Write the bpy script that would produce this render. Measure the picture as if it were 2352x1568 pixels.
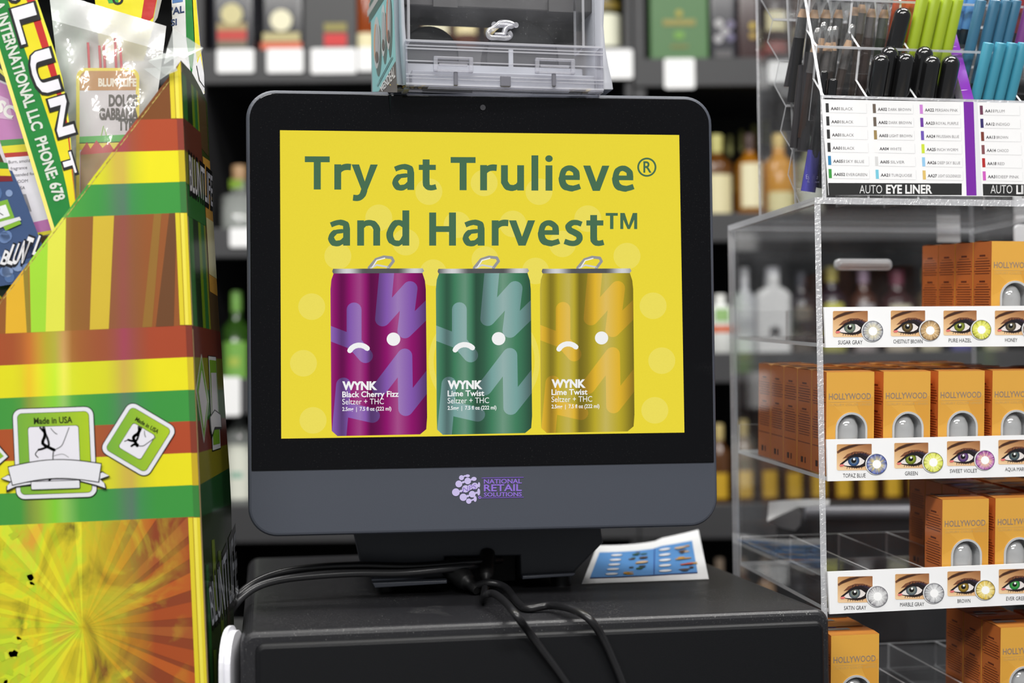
import bpy, bmesh, math, random
from mathutils import Vector, Matrix
random.seed(7)
sc = bpy.context.scene
for o in list(bpy.data.objects): bpy.data.objects.remove(o)

# ------------------------------------------------------------------ camera
FPX = 3267.0                                   # focal length in pixels of a 2352 x 1568 frame (50 mm lens)
CAM = Vector((0, 0, 1.23))
PITCH = math.atan(93 / FPX); ROLL = 0.0108
_f = Vector((0, math.cos(PITCH), math.sin(PITCH)))
_u = Vector((0, -math.sin(PITCH), math.cos(PITCH))); _r = Vector((1, 0, 0))
CR = math.cos(ROLL) * _r - math.sin(ROLL) * _u
CU = math.sin(ROLL) * _r + math.cos(ROLL) * _u
cam = bpy.data.objects.new('camera', bpy.data.cameras.new('camera'))
sc.collection.objects.link(cam); sc.camera = cam
cam.matrix_world = Matrix(((CR.x, CU.x, -_f.x, CAM.x), (CR.y, CU.y, -_f.y, CAM.y), (CR.z, CU.z, -_f.z, CAM.z), (0, 0, 0, 1)))
cam.data.sensor_width = 36.0; cam.data.lens = 36.0 * FPX / 2352.0
cam.data.clip_start = 0.05; cam.data.clip_end = 50
cam.data.dof.use_dof = True; cam.data.dof.focus_distance = 1.065; cam.data.dof.aperture_fstop = 4.2

# ------------------------------------------------------------------ world, lights, exposure
sc.view_settings.view_transform = 'Standard'; sc.view_settings.look = 'None'
sc.view_settings.exposure = 0.0; sc.view_settings.gamma = 1.0; sc.view_settings.use_curve_mapping = False
sc.cycles.transparent_max_bounces = 40; sc.cycles.max_bounces = 10
sc.cycles.caustics_reflective = False; sc.cycles.caustics_refractive = False
w = bpy.data.worlds.new('world'); sc.world = w; w.use_nodes = True
w.node_tree.nodes['Background'].inputs[0].default_value = (0.93, 0.96, 1.0, 1)
w.node_tree.nodes['Background'].inputs[1].default_value = 0.25
LAMPS = [((-0.75, -0.55, 2.78), 1.2, 0.30, 36), ((0.75, -0.55, 2.78), 1.2, 0.30, 36), ((-0.75, 1.05, 2.78), 1.2, 0.30, 22),
         ((0.75, 1.05, 2.78), 1.2, 0.30, 22), ((0.0, -1.7, 2.78), 1.2, 0.3, 52)]
for i, (p, sx, sy, e) in enumerate(LAMPS):
    l = bpy.data.lights.new('ceiling_lamp_light', 'AREA'); l.shape = 'RECTANGLE'; l.size = sx; l.size_y = sy; l.energy = e
    l.color = (1.0, 0.985, 0.96)
    o = bpy.data.objects.new('ceiling_lamp_light', l); o.location = (p[0], p[1], p[2] - 0.03); sc.collection.objects.link(o)

# ------------------------------------------------------------------ helpers
def ray(px, py): return _f + (px - 1176) / FPX * CR - (py - 784) / FPX * CU
def lin(c):
    c = c / 255.0
    return c / 12.92 if c <= 0.04045 else ((c + 0.055) / 1.055) ** 2.4
def L3(c): return (lin(c[0]), lin(c[1]), lin(c[2]))
def mixc(a, b, t): return tuple(a[i] + (b[i] - a[i]) * t for i in range(3))

class Frame:
    """a local frame standing on its base point, turned about the vertical"""
    def __init__(s, o, yaw=0.0):
        s.o = Vector(o); s.yaw = yaw
        s.M = Matrix.Translation(s.o) @ Matrix.Rotation(yaw, 4, 'Z'); s.I = s.M.inverted()
        s.c = s.I @ CAM; s.R = s.I.to_3x3()
    def _hit(s, px, py, n, d):
        v = s.R @ ray(px, py); t = (d - n.dot(s.c)) / n.dot(v); return s.c + v * t
    def pix(s, px, py, y=0.0): return s._hit(px, py, Vector((0, 1, 0)), y)
    def pixz(s, px, py, z): return s._hit(px, py, Vector((0, 0, 1)), z)
    def pixx(s, px, py, x): return s._hit(px, py, Vector((1, 0, 0)), x)
    def pixp(s, px, py, p, n): n = Vector(n); return s._hit(px, py, n, n.dot(Vector(p)))

def prop(o, label=None, cat=None, group=None, kind=None):
    if label: o['label'] = label
    if cat: o['category'] = cat
    if group: o['group'] = group
    if kind: o['kind'] = kind
    return o
def link(o): sc.collection.objects.link(o); return o
def thing(name, label, cat, fr, group=None):
    o = bpy.data.objects.new(name, None); o.empty_display_size = 0.02
    o.location = fr.o; o.rotation_euler = (0, 0, fr.yaw); link(o)
    return prop(o, label, cat, group)
def copy_tree(o, parent=None):
    c = o.copy(); link(c); c.parent = parent
    for ch in [x for x in KIDS.get(o.name, [])]:
        k = copy_tree(ch, c); KIDS.setdefault(c.name, []).append(k)
    return c
KIDS = {}

class MB:
    """collects polygons with a colour and a material slot, then links them as one mesh"""
    def __init__(s): s.v = []; s.f = []; s.m = []; s.c = []; s.sm = []
    def poly(s, pts, col=(255, 255, 255), m=0, smooth=False):
        b = len(s.v); s.v += [tuple(p) for p in pts]; s.f.append(tuple(range(b, b + len(pts)))); s.m.append(m); s.sm.append(smooth)
        cs = col if isinstance(col[0], (tuple, list)) else [col] * len(pts)
        s.c += [(*L3(q), 1) for q in cs]; return s
    def mesh(s, verts, faces, col=(255, 255, 255), m=0, smooth=False, mfun=None):
        b = len(s.v); s.v += [tuple(p) for p in verts]
        for k, f in enumerate(faces):
            s.f.append(tuple(b + i for i in f)); s.m.append(mfun(k) if mfun else m); s.sm.append(smooth)
            s.c += [(*L3(col), 1)] * len(f)
        return s
    def bm(s, bm_, col=(255, 255, 255), m=0, smooth=False):
        bm_.verts.index_update()
        s.mesh([v.co for v in bm_.verts], [[v.index for v in f.verts] for f in bm_.faces], col, m, smooth); bm_.free(); return s
    def box(s, a, b, col=(255, 255, 255), m=0, r=0.0, seg=2, mfun=None):
        x0, y0, z0 = a; x1, y1, z1 = b
        if r <= 0:
            return s.mesh([(x0, y0, z0), (x1, y0, z0), (x1, y1, z0), (x0, y1, z0), (x0, y0, z1), (x1, y0, z1), (x1, y1, z1), (x0, y1, z1)],
                   [(0, 3, 2, 1), (4, 5, 6, 7), (0, 1, 5, 4), (2, 3, 7, 6), (1, 2, 6, 5), (3, 0, 4, 7)], col, m, False, mfun)
        q = bmesh.new(); bmesh.ops.create_cube(q, size=1.0)
        for v in q.verts: v.co = Vector(((x0 + x1) / 2 + v.co.x * (x1 - x0), (y0 + y1) / 2 + v.co.y * (y1 - y0), (z0 + z1) / 2 + v.co.z * (z1 - z0)))
        bmesh.ops.bevel(q, geom=q.edges[:], offset=r, segments=seg, profile=0.5, affect='EDGES')
        return s.bm(q, col, m, seg > 2)
    def prism(s, poly, y0, y1, col=(255, 255, 255), m=0, axis='y', rim=None, bev=0.0):
        """a polygon of (a, b) pulled along an axis; rim = slot of the rim faces; bev chamfers the y0 rim"""
        P = {'y': lambda a, b, t: (a, t, b), 'x': lambda a, b, t: (t, a, b), 'z': lambda a, b, t: (a, b, t)}[axis]
        n = len(poly); rings = []
        if bev > 0:
            cx = sum(p[0] for p in poly) / n; cy = sum(p[1] for p in poly) / n
            for k in range(4):
                a = k / 3 * math.pi / 2; ins = bev * (1 - math.sin(a)); dep = bev * (1 - math.cos(a))
                rings.append([P(p[0] - ins * q[0], p[1] - ins * q[1], y0 + dep) for p, q in zip(poly, norms(poly))])
        else: rings.append([P(p[0], p[1], y0) for p in poly])
        rings.append([P(p[0], p[1], y1) for p in poly])
        v = [p for r_ in rings for p in r_]; f = []
        for k in range(len(rings) - 1):
            for i in range(n):
                j = (i + 1) % n; f.append((k * n + i, k * n + j, (k + 1) * n + j, (k + 1) * n + i))
        nr = len(f); f.append(tuple(reversed(range(n)))); f.append(tuple(range((len(rings) - 1) * n, len(rings) * n)))
        return s.mesh(v, f, col, m, False, (lambda k: (rim if k < nr else m)) if rim is not None else None)
    def grid(s, fn, nu, nv, col=(255, 255, 255), mfun=None, m=0):
        v = [fn(i / nu, j / nv) for j in range(nv + 1) for i in range(nu + 1)]
        f = [(j * (nu + 1) + i, j * (nu + 1) + i + 1, (j + 1) * (nu + 1) + i + 1, (j + 1) * (nu + 1) + i) for j in range(nv) for i in range(nu)]
        return s.mesh(v, f, col, m, True, (lambda k: mfun(k // nu)) if mfun else None)
    def lathe(s, prof, col=(255, 255, 255), m=0, n=24, org=(0, 0, 0), ax=None, smooth=True):
        """profile of (radius, height) turned about an axis"""
        o = Vector(org); a = Vector(ax or (0, 0, 1)).normalized()
        e = a.orthogonal().normalized(); g = a.cross(e); v = []; f = []
        for (r, h) in prof:
            for i in range(n):
                t = 2 * math.pi * i / n; v.append(o + a * h + (e * math.cos(t) + g * math.sin(t)) * r)
        for k in range(len(prof) - 1):
            for i in range(n):
                j = (i + 1) % n; f.append((k * n + i, k * n + j, (k + 1) * n + j, (k + 1) * n + i))
        s.mesh(v, f, col, m, smooth)
        if prof[0][0] > 1e-5: s.poly([v[i] for i in reversed(range(n))], col, m)
        if prof[-1][0] > 1e-5: s.poly([v[(len(prof) - 1) * n + i] for i in range(n)], col, m)
        return s
    def tube(s, pts, r, col=(255, 255, 255), m=0, n=10, smooth_path=True):
        P = [Vector(p) for p in pts]
        if smooth_path and len(P) > 2: P = catmull(P, 6)
        v = []; f = []; up = None
        for i, p in enumerate(P):
            t = (P[min(i + 1, len(P) - 1)] - P[max(i - 1, 0)]).normalized()
            if up is None: up = t.orthogonal().normalized()
            up = (up - t * up.dot(t)).normalized(); g = t.cross(up)
            rr = r[min(i * len(r) // len(P), len(r) - 1)] if isinstance(r, (list, tuple)) else r
            for k in range(n):
                a = 2 * math.pi * k / n; v.append(p + (up * math.cos(a) + g * math.sin(a)) * rr)
        for i in range(len(P) - 1):
            for k in range(n):
                j = (k + 1) % n; f.append((i * n + k, i * n + j, (i + 1) * n + j, (i + 1) * n + k))
        s.mesh(v, f, col, m, True)
        s.poly([v[k] for k in reversed(range(n))], col, m); s.poly([v[-n + k] for k in range(n)], col, m); return s
    def build(s, name, mats, parent=None, fr=None, label=None):
        me = bpy.data.meshes.new(name); me.from_pydata(s.v, [], s.f)
        mats = mats if isinstance(mats, (list, tuple)) else [mats]
        for q in mats: me.materials.append(q)
        me.polygons.foreach_set('material_index', s.m); me.polygons.foreach_set('use_smooth', s.sm)
        at = me.color_attributes.new('Col', 'FLOAT_COLOR', 'CORNER'); at.data.foreach_set('color', [x for c in s.c for x in c])
        me.update()
        o = link(bpy.data.objects.new(name, me))
        if parent is not None: o.parent = parent; KIDS.setdefault(parent.name, []).append(o)
        elif fr is not None: o.location = fr.o; o.rotation_euler = (0, 0, fr.yaw)
        if label: o['label'] = label
        return o

def norms(poly):
    """outward unit normals at the corners of a 2D polygon (either winding)"""
    n = len(poly); A = sum(poly[i][0] * poly[(i + 1) % n][1] - poly[(i + 1) % n][0] * poly[i][1] for i in range(n)); sg = 1 if A > 0 else -1
    out = []
    for i in range(n):
        a, b, c = poly[i - 1], poly[i], poly[(i + 1) % n]
        d1 = Vector((b[0] - a[0], b[1] - a[1])).normalized(); d2 = Vector((c[0] - b[0], c[1] - b[1])).normalized()
        q = Vector((d1.y + d2.y, -d1.x - d2.x)) * sg
        q = q.normalized() if q.length > 1e-9 else q; out.append((q.x, q.y))
    return out
def catmull(P, k):
    Q = [P[0] * 2 - P[1]] + P + [P[-1] * 2 - P[-2]]; out = []
    for i in range(1, len(Q) - 2):
        for j in range(k):
            t = j / k; a, b, c, d = Q[i - 1], Q[i], Q[i + 1], Q[i + 2]
            out.append(0.5 * ((2 * b) + (c - a) * t + (2 * a - 5 * b + 4 * c - d) * t * t + (3 * b - a - 3 * c + d) * t ** 3))
    return out + [P[-1]]
def rrect(x0, x1, z0, z1, r, n=8):
    """rounded rectangle; r = radius or (bl, br, tr, tl)"""
    r = r if isinstance(r, tuple) else (r,) * 4; out = []
    for (cx, cz, a0, q) in ((x0 + r[0], z0 + r[0], 180, r[0]), (x1 - r[1], z0 + r[1], 270, r[1]), (x1 - r[2], z1 - r[2], 0, r[2]), (x0 + r[3], z1 - r[3], 90, r[3])):
        if q <= 1e-7: out.append((cx, cz)); continue
        for k in range(n + 1):
            a = math.radians(a0 + 90 * k / n); out.append((cx + q * math.cos(a), cz + q * math.sin(a)))
    return out
def circle(cx, cy, r, n=32, ry=None): return [(cx + r * math.cos(2 * math.pi * i / n), cy + (ry or r) * math.sin(2 * math.pi * i / n)) for i in range(n)]
def capsule(ax, ay, bx, by, r, n=10):
    a = math.atan2(by - ay, bx - ax); out = []
    for k in range(n + 1): t = a + math.pi / 2 + math.pi * k / n; out.append((ax + r * math.cos(t), ay + r * math.sin(t)))
    for k in range(n + 1): t = a - math.pi / 2 + math.pi * k / n; out.append((bx + r * math.cos(t), by + r * math.sin(t)))
    return out
def clip(poly, conv):
    """polygon clipped by a convex polygon"""
    n = len(conv); A = sum(conv[i][0] * conv[(i + 1) % n][1] - conv[(i + 1) % n][0] * conv[i][1] for i in range(n)); sg = 1 if A > 0 else -1
    for i in range(n):
        a, b = conv[i], conv[(i + 1) % n]
        sd = lambda p: sg * ((b[0] - a[0]) * (p[1] - a[1]) - (b[1] - a[1]) * (p[0] - a[0]))
        out = []
        for j in range(len(poly)):
            p, q = poly[j], poly[(j + 1) % len(poly)]; s1, s2 = sd(p), sd(q)
            if s1 >= 0: out.append(p)
            if s1 * s2 < 0: t = s1 / (s1 - s2); out.append((p[0] + (q[0] - p[0]) * t, p[1] + (q[1] - p[1]) * t))
        poly = out
        if len(poly) < 3: return []
    return poly
_tc = {}
def glyphs(s, bold=0.0, res=3):
    k = (s, bold, res)
    if k not in _tc:
        c = bpy.data.curves.new('lettering', 'FONT'); c.body = s; c.resolution_u = res; c.offset = bold
        o = bpy.data.objects.new('lettering', c); me = o.to_mesh()
        V = [(v.co.x, v.co.y) for v in me.vertices]; Fs = [tuple(p.vertices) for p in me.polygons]
        o.to_mesh_clear(); bpy.data.objects.remove(o); bpy.data.curves.remove(c)
        xs = [v[0] for v in V] or [0]; _tc[k] = (V, Fs, min(xs), max(xs))
    return _tc[k]
CAP = 0.682
class Art:
    """flat print on a plane; shapes given in photo pixels are carried to the plane where they stand"""
    def __init__(s, mb, hit, nrm, m=0, step=0.00012): s.mb = mb; s.hit = hit; s.n = Vector(nrm).normalized(); s.m = m; s.step = step
    def pt(s, p, L): return s.hit(p[0], p[1]) + s.n * (s.step * L)
    def poly(s, pts, col, L=1, m=None): s.mb.poly([s.pt(p, L) for p in pts], col, s.m if m is None else m); return s
    def strips(s, poly, colf, L, x0, x1, n, m=None):
        """convex polygon cut into upright strips coloured by colf(x, y)"""
        for i in range(n):
            a = x0 + (x1 - x0) * i / n; b = x0 + (x1 - x0) * (i + 1) / n
            q = clip(poly, [(a, -9e3), (b, -9e3), (b, 9e3), (a, 9e3)])
            if len(q) > 2: s.poly(q, [colf(p[0], p[1]) for p in q], L, m)
    def line(s, pts, wd, col, L=1, m=None):
        for a, b in zip(pts, pts[1:]): s.poly(capsule(a[0], a[1], b[0], b[1], wd / 2, 4), col, L, m)
    def text(s, t, x, y, cap, col, L=2, width=None, slope=0.0, bold=0.0, res=3, m=None, anchor='l', ang=None, lean=0.0):
        V, Fs, a, b = glyphs(t, bold, res); k = cap / CAP; kx = width / (b - a) if width else k
        ca, sa = (math.cos(ang), math.sin(ang)) if ang is not None else (1.0, slope)
        w0 = kx * (b - a); sh = {'l': 0, 'c': -w0 / 2, 'r': -w0}[anchor]
        def mp(v):
            u = (v[0] - a) * kx + sh + lean * v[1] * k; h = v[1] * k
            return (x + u * ca + h * sa, y + u * sa - h * ca) if ang is not None else (x + u, y + u * slope - h)
        P = [s.pt(mp(v), L) for v in V]
        for f in Fs: s.mb.poly([P[i] for i in f], col, s.m if m is None else m)
    def quadtext(s, t, q, col, L=2, bold=0.0, m=None):
        """lettering stretched into a quad TL, TR, BR, BL (capital height)"""
        V, Fs, a, b = glyphs(t, bold)
        def mp(v):
            u = (v[0] - a) / (b - a); h = v[1] / CAP
            top = mixq(q[0], q[1], u); bot = mixq(q[3], q[2], u); return mixq(bot, top, h)
        P = [s.pt(mp(v), L) for v in V]
        for f in Fs: s.mb.poly([P[i] for i in f], col, s.m if m is None else m)
def mixq(a, b, t): return (a[0] + (b[0] - a[0]) * t, a[1] + (b[1] - a[1]) * t)

def stroke(pts, w, closed=False):
    """a thick polyline cut square at its ends: list of quads; w one width or one per point"""
    n = len(pts); ws = w if isinstance(w, (list, tuple)) else [w] * n; Lf = []; Rt = []
    for i in range(n):
        a = pts[i - 1] if (i > 0 or closed) else pts[i]; c = pts[(i + 1) % n] if (i < n - 1 or closed) else pts[i]; p = pts[i]
        d1 = Vector((p[0] - a[0], p[1] - a[1])); d2 = Vector((c[0] - p[0], c[1] - p[1]))
        if d1.length < 1e-9: d1 = d2
        if d2.length < 1e-9: d2 = d1
        d1.normalize(); d2.normalize(); t = (d1 + d2).normalized(); nn = Vector((-t.y, t.x)); k = ws[i] / 2 / max(.35, t.dot(d1))
        Lf.append((p[0] + nn.x * k, p[1] + nn.y * k)); Rt.append((p[0] - nn.x * k, p[1] - nn.y * k))
    return [[Lf[i], Lf[(i + 1) % n], Rt[(i + 1) % n], Rt[i]] for i in range(n if closed else n - 1)]
def arc(cx, cy, rx, ry, a0, a1, n=16): return [(cx + rx * math.cos(math.radians(a0 + (a1 - a0) * i / n)), cy + ry * math.sin(math.radians(a0 + (a1 - a0) * i / n))) for i in range(n + 1)]
def sp(pts, k=5): return [(p.x, p.y) for p in catmull([Vector((a, b, 0)) for a, b in pts], k)]
def box2(x0, y0, x1, y1): return [[(x0, y0), (x1, y0), (x1, y1), (x0, y1)]]
BOLD = {
    'T': (579, box2(20, 588, 560, 714) + box2(214, 0, 366, 600)),
    'H': (765, box2(92, 0, 243, 714) + box2(522, 0, 673, 714) + box2(230, 294, 530, 420)),
    'l': (305, box2(80, 0, 229, 760)), 'i': (305, box2(80, 0, 229, 545) + [circle(155, 690, 81, 28, 73)]),
    'r': (454, box2(80, 0, 229, 545) + stroke(sp([(155, 270), (190, 400), (262, 470), (350, 491), (440, 486)]), [60, 70, 80, 90, 98, 104, 110, 118, 124, 128, 130, 132, 134, 136, 138, 138, 138, 138, 138, 138, 138])),
    'n': (657, box2(80, 0, 229, 545) + stroke(sp([(155, 250), (180, 380), (250, 468), (345, 492), (440, 462), (503, 365), (503, 300)]) + [(503, 0)], [70] * 3 + [84] * 4 + [104] * 4 + [124] * 8 + [138] * 4 + [149] * 9)),
    'u': (657, box2(429, 0, 577, 545) + stroke([(152, 545), (152, 240)] + sp([(152, 180), (215, 84), (310, 54), (405, 76), (475, 160), (503, 290)]), [149] * 9 + [134] * 5 + [124] * 5 + [104] * 5 + [80] * 6)),
    't': (434, box2(108, 150, 257, 660) + box2(24, 433, 393, 545) + [[(24, 433), (24, 496), (112, 550), (170, 660), (257, 660), (257, 433)]] + stroke(sp([(182, 190), (196, 92), (262, 52), (330, 54), (400, 72)]), [149] * 5 + [128] * 5 + [116] * 11)),
    'v': (568, [[(0, 545), (156, 545), (300, 150), (284, 0), (207, 0)], [(568, 545), (412, 545), (268, 150), (284, 0), (361, 0)]]),
    'y': (568, [[(0, 545), (163, 545), (292, 160), (345, 0), (215, 0)], [(568, 545), (409, 545), (277, 155), (215, 0), (345, 0)], [(215, 0), (345, 0), (325, -70), (195, -55)]] + stroke(sp([(278, 0), (240, -105), (185, -160), (120, -180), (32, -172)]), [140] * 6 + [132] * 15)),
    'e': (590, stroke(arc(302, 272, 187, 222, 360, 55, 24) + [], 149)[:0] + stroke(sp([(450, 300), (425, 420), (302, 490), (180, 440), (132, 272), (178, 110), (320, 52), (430, 66), (525, 98)], 6), [140] * 6 + [126] * 6 + [116] * 6 + [128] * 6 + [149] * 9 + [132] * 6 + [118] * 15) + box2(150, 232, 518, 334) + [[(455, 300), (518, 300), (515, 334), (452, 360)]]),
    'a': (604, stroke([(454, 0), (454, 330)] + sp([(454, 360), (430, 462), (318, 500), (215, 486), (112, 446)], 5), [149] * 4 + [142] * 4 + [124] * 5 + [112] * 11) + stroke(sp([(460, 318), (350, 312), (200, 285), (120, 180), (165, 70), (268, 48), (390, 110), (440, 240)], 5), [80] * 5 + [92] * 5 + [120] * 6 + [140] * 6 + [124] * 5 + [108] * 5 + [84] * 10) + [[(400, 110), (424, 76), (454, 0), (529, 0), (529, 120)]]),
    'd': (633, box2(404, 0, 553, 760) + stroke(sp([(478, 300), (450, 420), (350, 492), (230, 460), (132, 270), (160, 120), (265, 50), (380, 80), (478, 240)], 6), [110] * 8 + [120] * 8 + [140] * 8 + [149] * 8 + [124] * 8 + [104] * 20)),
    's': (497, stroke(sp([(418, 462), (320, 495), (215, 490), (132, 420), (165, 335), (260, 285), (360, 220), (365, 120), (290, 56), (180, 50), (46, 92)], 5), [112] * 5 + [116] * 5 + [124] * 5 + [136] * 10 + [138] * 10 + [124] * 5 + [116] * 15)),
    ' ': (260, []),
}
BOLD['M'] = (940, box2(92, 0, 230, 714) + box2(712, 0, 850, 714) + [[(92, 714), (290, 714), (525, 0), (417, 0)], [(850, 714), (652, 714), (417, 0), (525, 0)]])
def headline(A, t, x, y, cap, col, L, width, slope=0.0):
    tot = sum(BOLD[c][0] for c in t); k = cap / 714; kx = width / tot; u = 0
    for c in t:
        for q in BOLD[c][1]: A.poly([(x + (u + p[0]) * kx, y + (u + p[0]) * kx * slope - p[1] * k) for p in q], col, L)
        u += BOLD[c][0]

# ------------------------------------------------------------------ materials
class NT:
    def __init__(s, name):
        s.mat = bpy.data.materials.new(name); s.mat.use_nodes = True; s.t = s.mat.node_tree; s.t.nodes.clear()
        s.out = s.t.nodes.new('ShaderNodeOutputMaterial')
    def n(s, ty, **kw):
        q = s.t.nodes.new(ty)
        for k, v in kw.items():
            if k.startswith('i_'): q.inputs[k[2:].replace('_', ' ')].default_value = v
            else: setattr(q, k, v)
        return q
    def l(s, a, b): s.t.links.new(a, b)
    def math(s, op, a, b=None):
        q = s.n('ShaderNodeMath', operation=op)
        for i, x in enumerate((a, b)):
            if x is None: continue
            if isinstance(x, (int, float)): q.inputs[i].default_value = x
            else: s.l(x, q.inputs[i])
        return q.outputs[0]
def noise_of(t, scale, detail=3.0, stretch=None):
    tc = t.n('ShaderNodeTexCoord'); nz = t.n('ShaderNodeTexNoise'); nz.inputs['Scale'].default_value = scale; nz.inputs['Detail'].default_value = detail
    if stretch:
        mp = t.n('ShaderNodeMapping'); mp.inputs['Scale'].default_value = stretch; t.l(tc.outputs['Object'], mp.inputs[0]); t.l(mp.outputs[0], nz.inputs['Vector'])
    else: t.l(tc.outputs['Object'], nz.inputs['Vector'])
    return nz
def M(name, col=None, rough=0.5, metal=0.0, spec=0.5, var=0.04, scale=60.0, bump=0.0, coat=0.0, emit=None, estr=0.0, dust=0.0, stretch=None, trans=0.0):
    """principled material with procedural variation; col None = the printed colours of the mesh"""
    t = NT(name); b = t.n('ShaderNodeBsdfPrincipled'); t.l(b.outputs[0], t.out.inputs[0])
    b.inputs['Roughness'].default_value = rough; b.inputs['Metallic'].default_value = metal; b.inputs['Specular IOR Level'].default_value = spec
    b.inputs['Coat Weight'].default_value = coat; b.inputs['Coat Roughness'].default_value = 0.08
    nz = noise_of(t, scale, 3.0, stretch)
    if col is None:
        at = t.n('ShaderNodeAttribute', attribute_name='Col'); src = at.outputs['Color']
    else:
        rgb = t.n('ShaderNodeRGB'); rgb.outputs[0].default_value = (*L3(col), 1); src = rgb.outputs[0]
    hsv = t.n('ShaderNodeHueSaturation'); t.l(src, hsv.inputs['Color'])
    v = t.math('MULTIPLY_ADD', nz.outputs['Fac'], 2 * var); t.t.nodes[-1].inputs[2].default_value = 1 - var; t.l(v, hsv.inputs['Value'])
    c = hsv.outputs[0]
    if dust > 0:
        n2 = noise_of(t, 900.0, 1.0); n3 = noise_of(t, 9.0, 3.0)
        k = t.math('MULTIPLY', t.math('MULTIPLY', t.math('SUBTRACT', n2.outputs['Fac'], 0.64), 9.0), t.math('SUBTRACT', n3.outputs['Fac'], 0.32))
        k = t.math('MULTIPLY', k, dust); t.t.nodes[-1].use_clamp = True
        mx = t.n('ShaderNodeMixRGB'); t.l(k, mx.inputs[0]); t.l(c, mx.inputs[1]); mx.inputs[2].default_value = (0.5, 0.5, 0.48, 1); c = mx.outputs[0]
    t.l(c, b.inputs['Base Color'])
    if bump > 0:
        bp = t.n('ShaderNodeBump'); bp.inputs['Strength'].default_value = bump; bp.inputs['Distance'].default_value = 0.001
        t.l(nz.outputs['Fac'], bp.inputs['Height']); t.l(bp.outputs[0], b.inputs['Normal'])
    if emit is not None:
        b.inputs['Emission Color'].default_value = (*L3(emit), 1); b.inputs['Emission Strength'].default_value = estr
    if trans: b.inputs['Transmission Weight'].default_value = trans
    return t.mat
def clear(name, tint=(0.97, 0.98, 0.985), milk=0.0, milkcol=(0.85, 0.86, 0.9), rough=0.03, f0=0.04, bump=0.0, bscale=120.0, speck=0.0, gmax=1.0, stretch=None):
    """thin clear plastic: what is behind shows through, Fresnel gloss on top, a little dust or milkiness"""
    t = NT(name); geo = t.n('ShaderNodeNewGeometry')
    dt = t.n('ShaderNodeVectorMath', operation='DOT_PRODUCT'); t.l(geo.outputs['Normal'], dt.inputs[0]); t.l(geo.outputs['Incoming'], dt.inputs[1])
    c1 = t.math('SUBTRACT', 1.0, t.math('ABSOLUTE', dt.outputs['Value'])); p5 = t.math('POWER', c1, 5.0)
    fr = t.math('MULTIPLY_ADD', p5, (1 - f0) * gmax); t.t.nodes[-1].inputs[2].default_value = f0
    tr = t.n('ShaderNodeBsdfTransparent'); tr.inputs[0].default_value = (*tint, 1)
    gl = t.n('ShaderNodeBsdfGlossy'); gl.inputs['Roughness'].default_value = rough
    df = t.n('ShaderNodeBsdfDiffuse'); df.inputs[0].default_value = (*milkcol, 1)
    if bump > 0:
        nz = noise_of(t, bscale, 3.0, stretch); bp = t.n('ShaderNodeBump'); bp.inputs['Strength'].default_value = bump; bp.inputs['Distance'].default_value = 0.002
        t.l(nz.outputs['Fac'], bp.inputs['Height']); t.l(bp.outputs[0], gl.inputs['Normal'])
    m0 = t.n('ShaderNodeMixShader'); m0.inputs[0].default_value = milk
    k = milk
    if speck > 0:
        n2 = noise_of(t, 700.0, 1.0); n3 = noise_of(t, 14.0, 4.0)
        a = t.math('MULTIPLY', t.math('MULTIPLY', t.math('SUBTRACT', n2.outputs['Fac'], 0.68), 6.0), t.math('SUBTRACT', n3.outputs['Fac'], 0.3))
        t.t.nodes[-1].use_clamp = True
        h = t.math('MULTIPLY', t.math('SUBTRACT', n3.outputs['Fac'], 0.42), 0.25); t.t.nodes[-1].use_clamp = True
        s_ = t.math('MULTIPLY', t.math('ADD', a, h), speck); s2 = t.math('ADD', s_, milk); t.t.nodes[-1].use_clamp = True
        t.l(s2, m0.inputs[0])
    t.l(tr.outputs[0], m0.inputs[1]); t.l(df.outputs[0], m0.inputs[2])
    m1 = t.n('ShaderNodeMixShader'); t.l(fr, m1.inputs[0]); t.l(m0.outputs[0], m1.inputs[1]); t.l(gl.outputs[0], m1.inputs[2])
    t.l(m1.outputs[0], t.out.inputs[0]); return t.mat
def screen_mat(name, k=1.0, grain=0.03):
    t = NT(name); at = t.n('ShaderNodeAttribute', attribute_name='Col'); nz = noise_of(t, 1500.0, 1.0)
    hsv = t.n('ShaderNodeHueSaturation'); t.l(at.outputs['Color'], hsv.inputs['Color'])
    v = t.math('MULTIPLY_ADD', nz.outputs['Fac'], grain * 4); t.t.nodes[-1].inputs[2].default_value = 1 - grain * 2; t.l(v, hsv.inputs['Value'])
    e = t.n('ShaderNodeEmission'); e.inputs[1].default_value = k; t.l(hsv.outputs[0], e.inputs[0]); t.l(e.outputs[0], t.out.inputs[0]); return t.mat
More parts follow.
